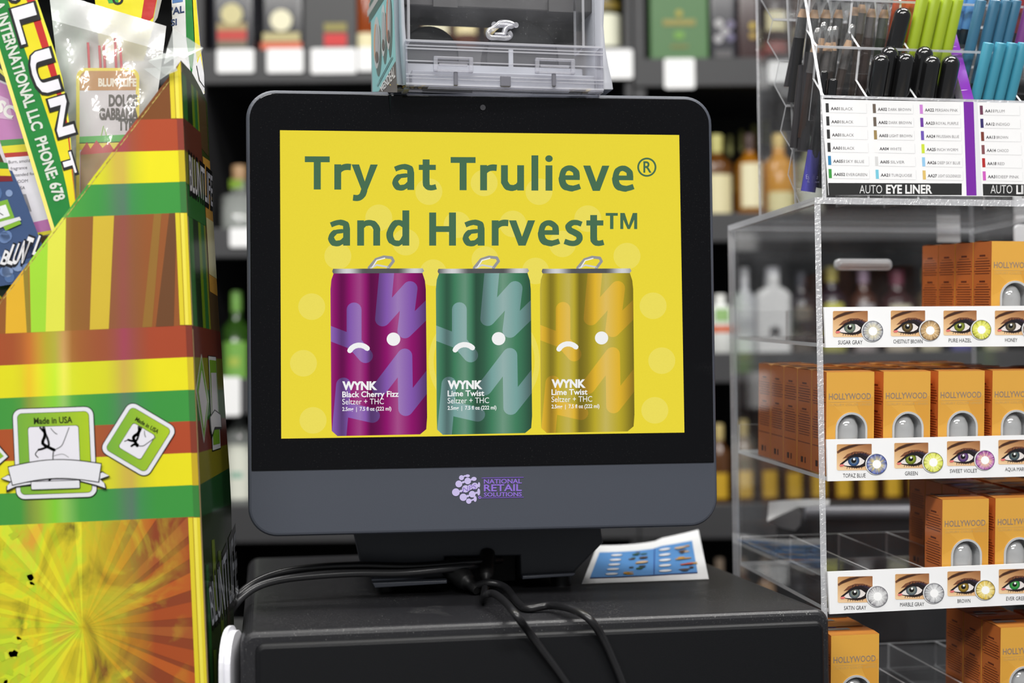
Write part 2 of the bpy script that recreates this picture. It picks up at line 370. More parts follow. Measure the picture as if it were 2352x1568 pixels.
def foil_smoke(name):
    """printed foil with a burst of yellow green leaves and smoke over orange brown rays"""
    t = NT(name); b = t.n('ShaderNodeBsdfPrincipled'); t.l(b.outputs[0], t.out.inputs[0])
    at = t.n('ShaderNodeAttribute', attribute_name='Col'); tc = t.n('ShaderNodeTexCoord'); sx_ = t.n('ShaderNodeSeparateXYZ'); t.l(tc.outputs['Object'], sx_.inputs[0])
    def ramp(src, stops):
        r = t.n('ShaderNodeValToRGB'); e = r.color_ramp.elements
        for k, (p, c) in enumerate(stops):
            q = e[k] if k < 2 else e.new(p)
            q.position = p; q.color = (*c, 1)
        t.l(src, r.inputs[0]); return r.outputs[0]
    def mix(f, a_, b_):
        m_ = t.n('ShaderNodeMixRGB'); t.l(f, m_.inputs[0]); t.l(a_, m_.inputs[1])
        if isinstance(b_, tuple): m_.inputs[2].default_value = (*b_, 1)
        else: t.l(b_, m_.inputs[2])
        return m_.outputs[0]
    n2 = noise_of(t, 30.0, 5.0, (1.0, 1.0, .55)); n2.inputs['Distortion'].default_value = 1.2
    leaf = ramp(n2.outputs['Fac'], [(.30, L3((84, 96, 30))), (.38, L3((190, 190, 30))), (.48, L3((244, 232, 40))), (.58, L3((206, 240, 50))), (.70, L3((246, 190, 60)))])
    xl = t.math('MULTIPLY_ADD', sx_.outputs[0], -19.0); t.t.nodes[-1].inputs[2].default_value = .66; t.t.nodes[-1].use_clamp = True
    c = mix(t.math('MULTIPLY', xl, .72), at.outputs['Color'], leaf)
    n1 = noise_of(t, 16.0, 6.0); n1.inputs['Distortion'].default_value = 2.2
    sm = ramp(n1.outputs['Fac'], [(.49, (0, 0, 0)), (.62, (.75, .75, .75))])
    d = t.math('ABSOLUTE', t.math('SUBTRACT', sx_.outputs[0], .022)); w_ = t.math('SUBTRACT', 1.0, t.math('MULTIPLY', d, 27.0)); t.t.nodes[-1].use_clamp = True
    c = mix(t.math('MULTIPLY', sm, w_), c, L3((222, 224, 56)))
    t.l(c, b.inputs['Base Color']); b.inputs['Roughness'].default_value = 0.35; b.inputs['Metallic'].default_value = 0.1; b.inputs['Coat Weight'].default_value = 0.15
    return t.mat

print_m = M('printed_card', None, 0.45, var=0.02, scale=200)
gloss_print = M('glossy_print', None, 0.22, var=0.03, scale=30, coat=0.5, bump=0.25)
bag_print = M('printed_film', None, 0.25, var=0.05, scale=40, coat=0.6, bump=0.9)
foil = M('printed_foil', None, 0.35, metal=0.1, spec=.3, var=0.05, scale=20, coat=0.12)
foil_side = M('printed_foil_gloss', None, 0.12, metal=0.25, var=0.06, scale=30, coat=0.8, dust=0.35)
smoke_m = foil_smoke('printed_foil_smoke')
acr = clear('clear_acrylic', tint=(.985, .988, .99), milk=0.004, speck=0.45, f0=0.035, gmax=.8)
acr_edge = clear('acrylic_cut_edge', tint=(0.93, 0.94, 0.96), milk=0.50, milkcol=(0.92, 0.93, 0.97), rough=0.2, f0=0.22, bump=0.8, bscale=420)
acr_soft = clear('moulded_clear_plastic', tint=(0.95, 0.95, 0.97), milk=0.06, milkcol=(0.85, 0.85, 0.92), rough=0.08, f0=0.07, speck=0.5)
acr_rib = clear('moulded_plastic_edge', tint=(0.9, 0.9, 0.94), milk=0.38, milkcol=(0.92, 0.92, 0.98), rough=0.15, f0=0.2)
acr_clip = clear('moulded_clip_plastic', tint=(.94, .94, .97), milk=.22, milkcol=(.92, .92, .98), rough=.1, f0=.16)
film = clear('clear_bag_film', tint=(0.98, 0.98, 0.98), milk=0.13, milkcol=(0.97, 0.97, 0.95), rough=0.12, f0=0.06, bump=1.0, bscale=70, stretch=(1, 1, 0.6))
film_back = clear('clear_bag_back', milk=.62, milkcol=(.97, .97, .95), rough=.2, f0=.06, bump=.8, bscale=30)
film_band = clear('bag_zip_band', tint=(0.96, 0.96, 0.96), milk=0.55, milkcol=(0.97, 0.97, 0.97), rough=0.2, f0=0.1, bump=0.8, bscale=50)

# ------------------------------------------------------------------ the setting
ZC, ZT = 0.95, 1.063                            # counter top, cash drawer top
GLASS = M('black_glass', (8, 8, 11), 0.06, spec=0.30, var=0.02, dust=0.10)
m_wall = M('painted_wall', (120, 118, 116), 0.8, var=0.03, scale=8)
m_floor = M('vinyl_floor', (150, 146, 140), 0.35, var=0.08, scale=6)
m_ceil = M('ceiling_board', (225, 225, 222), 0.9, var=0.03, scale=90)
prop(MB().box((-2.6, -2.6, -0.05), (2.6, 3.1, 0)).build('floor', m_floor), kind='structure')
prop(MB().box((-2.6, 2.95, 0), (2.6, 3.05, 2.85)).build('wall_back', m_wall), kind='structure')
prop(MB().box((-2.6, -2.6, 2.85), (2.6, 3.1, 2.92)).build('ceiling', m_ceil), kind='structure')
m_counter = M('counter_laminate', (46, 46, 48), 0.4, var=0.06, scale=40)
cb = MB().box((-1.3, 0.55, ZC - 0.04), (1.3, 1.72, ZC), r=0.004); cb.box((-1.25, 0.62, 0.0), (1.25, 1.66, ZC - 0.04))
prop(cb.build('counter', m_counter), kind='structure')
m_lampframe = M('lamp_frame', (235, 235, 235), 0.4); m_diff = M('lamp_diffuser', (250, 250, 250), 0.6, emit=(255, 252, 246), estr=2.5)
for i, (p, sx, sy, e) in enumerate(LAMPS):
    fr = Frame((p[0], p[1], 2.79))
    t = thing('ceiling_lamp', ['white ceiling lamp panel above the counter, front left', 'white ceiling lamp panel above the counter, front right',
        'white ceiling lamp panel above the aisle, left', 'white ceiling lamp panel above the aisle, right', 'white ceiling lamp panel behind the camera'][i], 'lamp', fr, 'ceiling lamp panels')
    MB().box((-sx / 2 - .03, -sy / 2 - .03, 0.01), (sx / 2 + .03, sy / 2 + .03, 0.06), r=.004).build('lamp_frame', m_lampframe, t)
    MB().box((-sx / 2, -sy / 2, 0.0), (sx / 2, sy / 2, 0.01)).build('lamp_diffuser', m_diff, t)

# ------------------------------------------------------------------ cash drawer
_p = Frame((0, 0, 0)).pixz(552, 1452, ZT)
fd = Frame((_p.x, _p.y, ZC), math.radians(9.8))
DW, DD, DH = 0.4200, 0.415, ZT - ZC
m_dr = M('black_powder_coat', (34, 34, 37), 0.36, var=0.12, scale=1500, bump=0.12, dust=1.0)
m_dr2 = M('black_drawer_front', (13, 14, 17), 0.45, spec=.3, var=0.08, scale=1200, bump=0.10)
t = thing('cash_drawer', 'black metal cash drawer under the touchscreen monitor', 'cash drawer', fd)
MB().prism(rrect(0, DW, 0.004, DH, (0.006, 0.006, 0.010, 0.010)), 0.0, DD, axis='y', bev=0.004).build('drawer_housing', m_dr, t)
MB().prism(rrect(0.010, DW - 0.006, 0.008, DH - 0.0075, 0.006), -0.005, 0.01, axis='y', bev=0.0035).build('drawer_front', m_dr2, t)
for x in (0.03, DW - 0.03):
    for y in (0.03, DD - 0.03): MB().lathe([(0.012, 0.0), (0.012, 0.006)], org=(x, y, 0)).build('foot', m_dr2, t)

# ------------------------------------------------------------------ touchscreen monitor
_p = Frame((0, 0, 0)).pix(1108, 1290, 1.069)
fm = Frame((_p.x, _p.y, ZT), math.radians(7.27))
X0 = fm.pix(567, 700, 0).x; X1 = fm.pix(1642, 700, 0).x; Z1 = fm.pix(1100, 213, 0).z; Z0 = fm.pix(1100, 1221, 0).z
ZCH = fm.pix(1100, 1071, 0).z                   # top of the chin
m_shell = M('grey_monitor_shell', (70, 74, 84), 0.38, var=0.03, scale=900, bump=0.03)
m_shell_d = M('dark_monitor_shell', (40, 41, 45), 0.42, var=0.04, scale=600)
mon = thing('touchscreen_monitor', 'grey and black touchscreen register monitor with lit yellow advert on its screen', 'monitor', fm)
MB().prism(rrect(X0, X1, Z0, Z1, 0.0215, 10), 0.0, 0.03, axis='y', bev=0.0026).build('housing', m_shell, mon)
b = MB(); b.prism(rrect(X0 + .0025, X1 - .0025, Z0 + .001, Z1 - .0025, 0.02, 8), 0.03, 0.036, axis='y')
b.prism(rrect(X0 + .02, X1 - .02, Z0 + .02, Z1 - .0012, 0.02, 8), 0.036, 0.075, axis='y'); b.build('rear_cover', m_shell_d, mon)
MB().prism(rrect(X0 + .0028, X1 - .0028, ZCH, Z1 - .0028, (0.0005, 0.0005, 0.0190, 0.0190), 10), -0.0012, 0.002, axis='y', bev=0.0006).build('screen_glass', GLASS, mon)
# the advert on the lit display
YS = -0.0015
db = MB(); A = Art(db, lambda x, y: fm.pix(x, y, YS), (0, -1, 0), step=0.00006)
YEL = (233, 214, 60); GRN = (74, 110, 82)
SCR = [(643, 299), (1560, 310), (1572, 993), (646, 1007)]
A.poly(SCR, YEL, 0)
PALE = (235, 220, 92)
for cx, cy in [(985, 440), (870, 500), (1112, 420), (1238, 440), (1050, 516), (1178, 514), (1350, 502), (776, 588), (995, 626), (932, 556), (1292, 560), (1440, 588),
               (716, 704), (1500, 702), (1114, 596), (1230, 622), (697, 834), (1520, 828), (719, 965), (1504, 942)]:
    A.poly(clip(circle(cx, cy, 31, 36, 30.5), SCR), PALE, 1)
ring = [(circle(1112, 830, 128, 60)[i], circle(1112, 830, 116, 60)[i]) for i in range(60)]
for i in range(60): A.poly([ring[i][0], ring[(i + 1) % 60][0], ring[(i + 1) % 60][1], ring[i][1]], PALE, 2)
headline(A, 'Try at Trulieve', 698, 435, 76, GRN, 5, 764, 0.005)
for k in range(40): A.poly([(1485.5 + r_ * math.cos(a), 384 + r_ * math.sin(a)) for a, r_ in ((k * math.pi / 20, 22), ((k + 1) * math.pi / 20, 22), ((k + 1) * math.pi / 20, 17.8), (k * math.pi / 20, 17.8))], GRN, 5)
A.text('R', 1477.5, 396, 25, GRN, 5, width=19, bold=0.02, res=6)
headline(A, 'and Harvest', 748, 564, 76, GRN, 5, 642, 0.0)
headline(A, 'TM', 1390, 526, 37, GRN, 5, 78)
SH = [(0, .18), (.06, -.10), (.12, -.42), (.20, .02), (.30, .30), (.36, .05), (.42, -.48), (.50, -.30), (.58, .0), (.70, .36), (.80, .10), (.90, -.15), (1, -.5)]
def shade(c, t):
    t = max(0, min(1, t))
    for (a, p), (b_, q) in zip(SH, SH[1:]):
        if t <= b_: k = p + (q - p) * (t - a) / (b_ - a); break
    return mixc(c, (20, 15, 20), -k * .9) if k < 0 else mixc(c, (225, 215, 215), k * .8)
def advert_can(x0, x1, yt, yb, base, pat, name, w2):
    W_ = x1 - x0; sx = W_ / 221.0; sy = (yb - yt) / 386.0
    m = lambda x, y: (x0 + x * sx, yt + y * sy)
    out = [m(*p) for p in [(8, 1), (2, 18), (0, 40), (2, 340), (3, 372), (16, 384), (205, 380), (219, 368), (221, 340), (218, 40), (216, 20), (210, 1)]]
    cf = lambda c: (lambda x, y: shade(c, (x - x0) / W_))
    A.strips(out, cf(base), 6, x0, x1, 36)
    r = 17
    caps = [((129, -4), (119, 110), r), ((119, 110), (182, 38), r), ((182, 38), (170, 138), r), ((170, 138), (238, 70), r),
            ((54, 88), (54, 165), r), ((54, 165), (80, 196), r), ((-20, 136), (54, 165), r), ((170, 196), (112, 274), r), ((170, 196), (172, 320), r), ((172, 320), (240, 232), r),
            ((30, 264), (18, 400), r), ((36, 322), (96, 336), r)]
    for a, b_, q in caps:
        pl = clip([m(*p) for p in capsule(*a, *b_, q)], out)
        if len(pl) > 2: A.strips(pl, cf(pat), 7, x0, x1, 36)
    # end rim and ring pull
    rim = [m(*p) for p in [(6, -8), (4, -2), (6, 3), (210, 2), (214, -3), (211, -9)]]
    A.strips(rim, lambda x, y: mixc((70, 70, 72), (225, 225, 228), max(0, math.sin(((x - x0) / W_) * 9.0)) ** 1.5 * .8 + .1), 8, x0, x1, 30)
    A.line([m(*p) for p in [(88, -10), (104, -30), (122, -36), (140, -34), (144, -26), (132, -10)]], 6.5 * sx, (150, 150, 152), 5)
    A.line([m(*p) for p in [(92, -10), (106, -17), (132, -12)]], 4 * sx, (205, 205, 205), 5)
    A.line([m(*p) for p in [(96, -12), (106, -28), (124, -33)]], 2.6 * sx, (238, 238, 238), 6)
    WH = (240, 240, 240)
    for k in range(6):
        a0 = math.radians(205 + k * 19); a1 = a0 + math.radians(19)
        P = lambda a: m(66 + 24 * math.cos(a), 193 + 22 * math.sin(a))
        A.line([P(a0), P(a1)], 12 * sx, WH, 9)
    A.poly([m(*p) for p in circle(144, 157, 15.5)], WH, 9)
    A.text('WYNK', *m(27, 275), 18 * sy, WH, 9, width=80 * sx, bold=0.05)
    A.text(name, *m(27, 293), 13 * sy, WH, 9, width=w2 * sx, slope=-0.01, bold=0.022)
    A.text('Seltzer + THC', *m(27, 310), 13 * sy, WH, 9, width=95 * sx, slope=-0.01)
    A.text('2.5mg  |  7.5 fl oz (222 ml)', *m(27, 325), 8.5 * sy, WH, 9, width=112 * sx, slope=-0.01, bold=0.02)
advert_can(759, 981, 625, 1003, (140, 26, 105), (130, 88, 170), 'Black Cherry Fizz', 129)
advert_can(1001, 1222, 625, 1000, (66, 124, 92), (118, 160, 155), 'Lime Twist', 84)
advert_can(1240, 1457, 625, 996, (184, 166, 46), (222, 178, 50), 'Lime Twist', 84)
db.build('display', screen_mat('lit_display', 1.0, 0.018), mon, label='lit yellow advert with three drink cans')
MB().lathe([(0.0021, 0), (0.0021, 0.0004)], org=fm.pix(1109, 247, -0.0017), ax=(0, -1, 0)).build('camera_lens', M('lens_ring', (58, 58, 62), 0.3), mon)
# lit purple logo on the chin
lb = MB(); A = Art(lb, lambda x, y: fm.pix(x, y, -0.0004), (0, -1, 0))
K = 7.35; P = lambda x, y: (960 + x / K, 1060 + y / K); LV = (206, 194, 236); PU = (150, 118, 214)
dots = [[(735, 270, 42), (790, 240, 14), (838, 238, 38, 24)], [(690, 375, 58), (765, 345, 20), (840, 325, 56), (905, 300, 18), (945, 290, 44, 34)],
        [(640, 515, 65), (725, 495, 22), (805, 458, 62), (880, 430, 44), (960, 410, 56), (1030, 390, 18, 46)], [(765, 600, 62), (840, 580, 22), (915, 548, 56), (985, 525, 18), (1025, 510, 24, 60)],
        [(858, 665, 45), (918, 645, 14), (965, 628, 26, 50)]]
for row in dots:
    for q in row: A.poly(circle(*P(q[0], q[1]), q[2] / K, 20, (q[3] if len(q) > 3 else q[2]) / K), LV, 1)
    for a, b_ in zip(row, row[1:]): A.line([P(a[0], a[1]), P(b_[0], b_[1])], 26 / K, LV, 1)
A.text('NPS', *P(758, 520), 85 / K, (150, 128, 200), 2, width=225 / K, slope=-0.28, bold=0.01)
for s_, y, h, x1 in (('NATIONAL', 366, 72, 1752), ('RETAIL', 494, 110, 1752), ('SOLUTIONS', 584, 66, 1752)):
    A.text(s_, *P(1113, y + 4), h / K, PU, 1, width=(x1 - 1113) / K, slope=-0.012, bold=0.02)
for y in (275, 611): A.line([P(1078, y), P(1780, y - 12)], 9 / K, (136, 98, 208), 1)
A.poly(circle(*P(1044, 602), 25 / K), PU, 1); A.poly(circle(*P(1044, 602), 12 / K), (90, 80, 110), 2)
lb.build('logo', screen_mat('lit_logo', 0.95, 0.01), mon, label='lit purple maker logo on the chin')
# stand
SY = 0.082
q = lambda x, y: (fm.pix(x, y, SY).x, fm.pix(x, y, SY).z)
st = [q(806, 1200), q(1378, 1196), q(1386, 1246), q(1312, 1322), q(1196, 1329), q(1194, 1276), q(1022, 1279), q(1022, 1334), q(862, 1341), q(826, 1290)]
b = MB().prism(st, SY, SY + 0.20, axis='y', bev=0.002)
b.build('stand', M('stand_plastic', (66, 69, 76), 0.45, var=0.04, scale=600), mon)
b = MB().prism([(st[0][0] + .02, Z0 + .01), (st[1][0] - .02, Z0 + .01), (st[1][0] - .02, Z0 + .16), (st[0][0] + .02, Z0 + .16)], 0.07, SY + 0.06, axis='y'); b.build('neck', m_shell_d, mon)
zf = st[8][1]
b = MB().prism([(st[8][0] - .001, zf), (st[7][0], zf + .0018), (st[7][0], zf + .0045), (st[8][0] - .003, zf + .004)], SY - .022, SY + .01, axis='y', bev=.001); b.build('front_lip', m_shell, mon)
b = MB().prism([(st[4][0], zf + .002), (st[3][0], zf + .0035), (st[3][0] + .002, zf + .006), (st[4][0], zf + .0048)], SY - .012, SY + .01, axis='y', bev=.001); b.build('front_lip', m_shell, mon)
for px in (886, 1290):
    c = fm.pix(px, 1345, SY + .008)
    for dy in (0, .16): MB().lathe([(0.0085, 0), (0.0085, zf + 0.004)], org=(c.x, SY + .012 + dy, 0)).build('rubber_foot', m_dr2, mon)
b = MB().box((q(1030, 1300)[0], SY + .02, .004), (q(1190, 1300)[0], SY + .10, q(1100, 1276)[1])); b.build('port_panel', M('port_recess', (12, 12, 13), 0.7), mon)

# ------------------------------------------------------------------ cables
def cable(name, label, r, pts, plug=None, col=(28, 28, 30), endz=None):
    """pts: (px, py, local depth in the monitor's frame) or ('t', px, py) lying on the drawer top or ('d', px, py, gap) hanging before its front"""
    P = []
    for p in pts:
        if p[0] == 't': P.append(fm.pixz(p[1], p[2], r * 1.05 + (p[3] if len(p) > 3 else 0)))
        elif p[0] == 'd': wpt = fd.M @ fd.pix(p[1], p[2], -0.006 - r - p[3]); P.append(fm.I @ wpt)
        else: P.append(fm.pix(*p))
    fr = Frame(fm.M @ Vector((P[0].x, P[0].y, 0)), fm.yaw); off = Vector((P[0].x, P[0].y, 0))
    P = [p - off for p in P]
    t = thing(name, label, 'cable', fr)
    MB().tube(P, r, n=12).build('cord', M('cable_rubber', col, 0.32, var=0.05, scale=300), t)
    if plug:
        a = P[0]; d = (P[1] - P[0]).normalized(); k = plug
        MB().lathe([(k * .95, -.024), (k, -.02), (k, -.004), (k * .85, 0), (k * .8, .002), (k * .55, .003), (k * .5, .008), (r * 1.3, .014)], org=a, ax=d, n=20).build('plug', M('plug_rubber', (24, 24, 25), 0.45, bump=.1), t)
    return t
cable('monitor_cable', 'upper black cable running left from the monitor stand', 0.0032,
      [(1150, 1286, .085), (1090, 1290, .07), (950, 1300, .066), (825, 1298, .062), (720, 1303, .06), (640, 1316, .056), (585, 1338, .05), (548, 1368, .045), (522, 1410, .05), (505, 1470, .06)])
cable('network_cable', 'lower grey cable running left beside the black one from the stand', 0.0030,
      [(1140, 1294, .09), (1060, 1302, .064), (930, 1315, .06), (820, 1316, .056), (720, 1322, .053), (640, 1332, .05), (585, 1350, .046), (545, 1383, .04), (520, 1430, .045), (505, 1490, .055)], col=(58, 58, 60))
cable('power_cable', 'black power cable with thick plug, right one over the drawer front', 0.0029,
      [(1072, 1334, .060), (1086, 1346, .054), (1120, 1338, .046), (1160, 1348, .036), ('t', 1190, 1385), ('t', 1212, 1397), ('t', 1262, 1390, .002), ('t', 1310, 1397, .004), ('d', 1352, 1420, .006), ('d', 1382, 1460, .003), ('d', 1408, 1515, .002), ('d', 1432, 1575, .002), ('d', 1450, 1640, .001)], plug=0.0085)
cable('data_cable', 'black data cable with slim plug, left one over the drawer front', 0.0028,
      [(1117, 1322, .064), (1116, 1340, .058), ('t', 1110, 1376, .001), ('t', 1116, 1366, .007), ('t', 1134, 1363, .009), ('t', 1160, 1382, .008), ('t', 1185, 1412, .006), ('d', 1214, 1450, .006), ('d', 1245, 1492, .003), ('d', 1285, 1545, .002), ('d', 1330, 1610, .002)], plug=0.0062)

# ------------------------------------------------------------------ flyer beside the stand
fz = fm.pixz(1470, 1334, 0.0)
ff = Frame(fm.M @ Vector((fz.x, fz.y, 0)), fm.yaw)
NF = 14
def flyer_pt(u, v, L=0):
    a = mixq((1336, 1340), (1628, 1329), u); b_ = mixq((1372, 1252), (1604, 1216), u)
    b_ = (b_[0], b_[1] + 11 * math.sin(u * math.pi) * (1 if u < .6 else .6))
    y0 = ff.pixz(a[0], a[1], 0.0006).y
    pxy = mixq(a, b_, v); yl = y0 + 0.135 * v + 0.02 * u * v
    z = ff.pix(pxy[0], pxy[1], yl)
    return z + Vector((0, -.0001, .0003)) * L
fb = MB().grid(flyer_pt, NF, NF, (244, 245, 246)).grid(lambda u, v: flyer_pt(1 - u, v) - Vector((0, 0, .0004)), NF, NF, (240, 240, 240))
fl = fb.build('flyer', print_m, None, ff); prop(fl, 'curling blue and white product flyer lying on drawer beside the stand', 'flyer')
pb = MB()
def fpatch(u0, u1, v0, v1, col, L, n=6, el=False):
    for i in range(n):
        for j in range(n):
            c = [(u0 + (u1 - u0) * (i + a) / n, v0 + (v1 - v0) * (j + b_) / n) for a, b_ in ((0, 0), (1, 0), (1, 1), (0, 1))]
            pb.poly([flyer_pt(*p, L) for p in c], col)
def fell(u, v, ru, rv, col, L):
    pb.poly([flyer_pt(u + ru * math.cos(k * math.pi / 8), v + rv * math.sin(k * math.pi / 8), L) for k in range(16)], col)
fpatch(0.05, 0.92, 0.14, 0.80, (92, 150, 212), 2, 12); fpatch(0.05, 0.92, 0.12, 0.14, (40, 60, 120), 2, 8)
fpatch(0.563, 0.572, 0.14, 0.80, (44, 74, 150), 3, 4)
rnd = random.Random(4)
for c in range(2):
    for k in range(5):
        u = 0.24 + c * 0.44; v = 0.20 + k * 0.125
        fell(u - .02, v, 0.055, 0.028, (44, 60, 110), 3); fell(u - .02, v, 0.052, 0.025, (238, 240, 244), 4)
        for w_ in range(3): fell(u + .10 + rnd.uniform(0, .13), v + rnd.uniform(-.03, .03), rnd.uniform(.02, .055), rnd.uniform(.012, .026),
                                 rnd.choice([(200, 150, 60), (90, 70, 60), (60, 66, 74), (196, 90, 70), (220, 190, 150), (50, 90, 60)]), 4 + w_)
pb.build('printed_panel', print_m, fl, label='blue printed area with white price ovals')

# ------------------------------------------------------------------ liquor shelving behind the counter
S = Frame((0, 2.30, 0))
m_shelf = M('charcoal_shelf', (58, 58, 60), 0.5, var=0.06, scale=30)
m_back = M('black_shelf_back', (16, 16, 18), 0.7, var=0.05, scale=20)
sx = lambda px, py=784, y=0.0: S.pix(px, py, y).x
sz = lambda py, px=1176, y=0.0: S.pix(px, py, y).z
LIPS_L = [(-330, -250), (107, 186), (517, 585), (862, 945), (1152, 1240), (1480, 1560)]
LIPS_R = [(-300, -222), (137, 203), (494, 560), (815, 884), (1162, 1242), (1500, 1580)]
def shelving(xa, xb, lips, label, posts):
    fr = Frame(((sx(xa) + sx(xb)) / 2, 2.30, 0)); ox = fr.o.x
    t = thing('shelving_unit', label, 'shelving', fr)
    x0, x1 = sx(xa) - ox, sx(xb) - ox
    MB().box((x0, .38, 0), (x1, .40, 2.5)).build('back_panel', m_back, t)
    for a, b_ in posts: MB().box((sx(a) - ox, .005, 0), (sx(b_) - ox, .38, 2.5), r=.002).build('upright', m_shelf, t)
    for a, b_ in lips:
        za, zb = sz(b_), sz(a)
        q = MB().box((x0, 0, za), (x1, .018, zb), r=.002); q.box((x0, .018, zb - .03), (x1, .38, zb - .012)); q.build('shelf', m_shelf, t)
    return t
shelving(-260, 1462, LIPS_L, 'charcoal liquor shelving bay behind the monitor, left of the grey post', [(438, 470), (1444, 1462)])
shelving(1464, 2760, LIPS_R, 'charcoal liquor shelving bay right of the grey post, behind the clear display cases', [(1464, 1492)])
SC = 2.38 / FPX
def base_z(lips, k): return sz(lips[k][0]) - .0115
def bottle(cx, lips, k, wpx, hpx, label, glassc, parts, shape='round', dy=0.02, group=None, rough=0.15, neck=.3, cat='bottle', name='liquor_bottle', clearglass=False):
    """parts: ('label', z0, z1, colour[, half width]) bands / ('disc', z, r, colour) / ('cap', h, colour) as fractions of the height"""
    r = wpx * SC / 2; h = hpx * SC; d = r if shape == 'round' else r * .62
    yc = dy + .02 + d; x = S.pix(cx, 784, yc).x
    fr = Frame((x, 2.30 + yc, base_z(lips, k)))
    t = thing(name, label, cat, fr, group)
    mg = clear('clear_bottle_glass', tint=(.93, .95, .93), milk=.34, milkcol=(.84, .88, .84), rough=.05, f0=.1) if clearglass else M('bottle_glass', glassc, rough, spec=.6, var=.05, scale=20)
    prof = [(0.9, 0), (1, .02), (1, .62 * (1 - neck) + .22), (.92, 1 - neck - .02), (.42, 1 - neck + .06), (.36, .9), (.38, .915)] if cat == 'bottle' else [(1, 0), (1, 1)]
    b = MB()
    if shape == 'round': b.lathe([(p[0] * r, p[1] * h) for p in prof], glassc, n=20)
    elif cat == 'bottle':
        b.prism([(-r * .95, 0), (r * .95, 0), (r, .03 * h), (r, (1 - neck) * h), (r * .75, (1 - neck + .05) * h), (r * .36, (1 - neck + .09) * h), (r * .34, .92 * h), (-r * .34, .92 * h), (-r * .36, (1 - neck + .09) * h), (-r * .75, (1 - neck + .05) * h), (-r, (1 - neck) * h), (-r, .03 * h)], -d, d, glassc, bev=d * .5)
    else: b.box((-r, -d, 0), (r, d, h), glassc, r=.002)
    b.build('body', mg, t)
    for p in parts:
        if p[0] == 'cap':
            MB().lathe([(r * .40, h * (1 - p[1])), (r * .42, h * .98), (r * .36, h)], p[2], n=16).build('cap', print_m, t)
        elif p[0] == 'label':
            hw = p[4] if len(p) > 4 else .8; b = MB()
            if shape == 'round':
                n = 10; a0 = math.asin(min(.999, hw))
                for i in range(n):
                    a, c = -a0 + 2 * a0 * i / n, -a0 + 2 * a0 * (i + 1) / n; rr = r * 1.012
                    b.poly([(rr * math.sin(a), -rr * math.cos(a), p[1] * h), (rr * math.sin(c), -rr * math.cos(c), p[1] * h), (rr * math.sin(c), -rr * math.cos(c), p[2] * h), (rr * math.sin(a), -rr * math.cos(a), p[2] * h)], p[3])
            else:
                off = p[5] * r if len(p) > 5 else 0
                b.box((off - hw * r, -d - .0012, p[1] * h), (off + hw * r, -d - .0002, p[2] * h), p[3])
            b.build('label', print_m, t)
        elif p[0] == 'disc':
            b = MB(); c = circle(p[4] * r if len(p) > 4 else 0, p[1] * h, p[2] * r, 20); b.prism(c, -d - .0022, -d - .0004, p[3]); b.build('emblem', print_m, t)
    return t
CRM = (238, 232, 200); CRM2 = (214, 204, 150); RED = (200, 50, 44)
bl = lambda *a, **k: bottle(a[0], LIPS_L, *a[1:], **k)
br = lambda *a, **k: bottle(a[0], LIPS_R, *a[1:], **k)
bl(543, 1, 106, 330, 'black brandy bottle with cream seal, leftmost on the top shelf', (30, 30, 38), [('label', .08, .13, (120, 110, 90), .62), ('label', .13, .20, (196, 60, 50), .62), ('label', .20, .25, (170, 150, 100), .62), ('disc', .31, .46, CRM2)], shape='flat', dy=0.0)
bl(656, 1, 108, 330, 'black brandy bottle with pale seal and orange red band, second on the top shelf', (28, 28, 34), [('label', .02, .07, (200, 190, 120), .84), ('label', .075, .135, (226, 110, 76), .86), ('label', .14, .20, (196, 184, 130), .78), ('disc', .285, .46, (244, 238, 205))], shape='flat')
bl(768, 1, 122, 340, 'black boxed bottle with red square on the top shelf', (38, 38, 40), [('label', .10, .185, (214, 44, 44), .42, .2), ('label', .20, .255, (150, 140, 70), .42, .2), ('label', .04, .08, (74, 72, 70), .6, .1)], shape='flat', cat='carton', name='bottle_box', rough=.4)
bl(848, 1, 60, 320, 'amber bottle with cream label beside the dispenser, top shelf', (150, 66, 12), [('label', .03, .20, (246, 236, 190), .8)])
bl(1010, 1, 70, 300, 'amber bottle seen through the dispenser, left one', (120, 60, 20), [('label', .2, .36, CRM, .8)])
bl(1078, 1, 58, 300, 'amber bottle seen through the dispenser, middle one', (96, 50, 26), [('label', .2, .36, (240, 224, 170), .8)])
bl(1150, 1, 64, 300, 'dark bottle seen through the dispenser, right one', (60, 36, 36), [('label', .2, .3, (220, 204, 150), .7)])
bl(1398, 1, 80, 330, 'dark green bottle with wide cream label beside the grey post', (22, 34, 14), [('label', .05, .29, (240, 240, 216), .86), ('label', .32, .38, (130, 110, 40), .8)], dy=0.0)
b0 = br(1565, 1, 132, 340, 'green whiskey gift box with gold crest on the top shelf', (62, 112, 52), [('label', .58, .62, (110, 130, 50), .5), ('disc', .36, .12, (170, 160, 60)), ('label', .28, .32, (150, 140, 66), .55), ('label', .19, .24, (110, 160, 60), .16), ('label', .13, .15, (120, 120, 50), .3), ('label', .01, .035, (120, 124, 50), .3)], shape='flat', cat='carton', name='gift_box', rough=.4, dy=0.0)
br(1669, 1, 66, 320, 'black bottle with pale floral print right of the green box', (34, 34, 44), [('disc', .33, .3, (190, 188, 190), -.3), ('disc', .27, .3, (170, 168, 172), .1), ('disc', .22, .3, (180, 178, 182), -.35), ('disc', .32, .28, (120, 112, 140), .5), ('disc', .23, .28, (104, 98, 130), .5), ('label', .09, .14, (92, 90, 92), .6)], shape='flat')
br(1729, 1, 50, 320, 'dark red bottle at the edge of the eyeliner display', (50, 18, 18), [('disc', .31, .3, (196, 170, 60), .3), ('disc', .24, .3, (180, 150, 60), .3), ('label', .02, .08, (120, 62, 48), .8)], shape='flat')
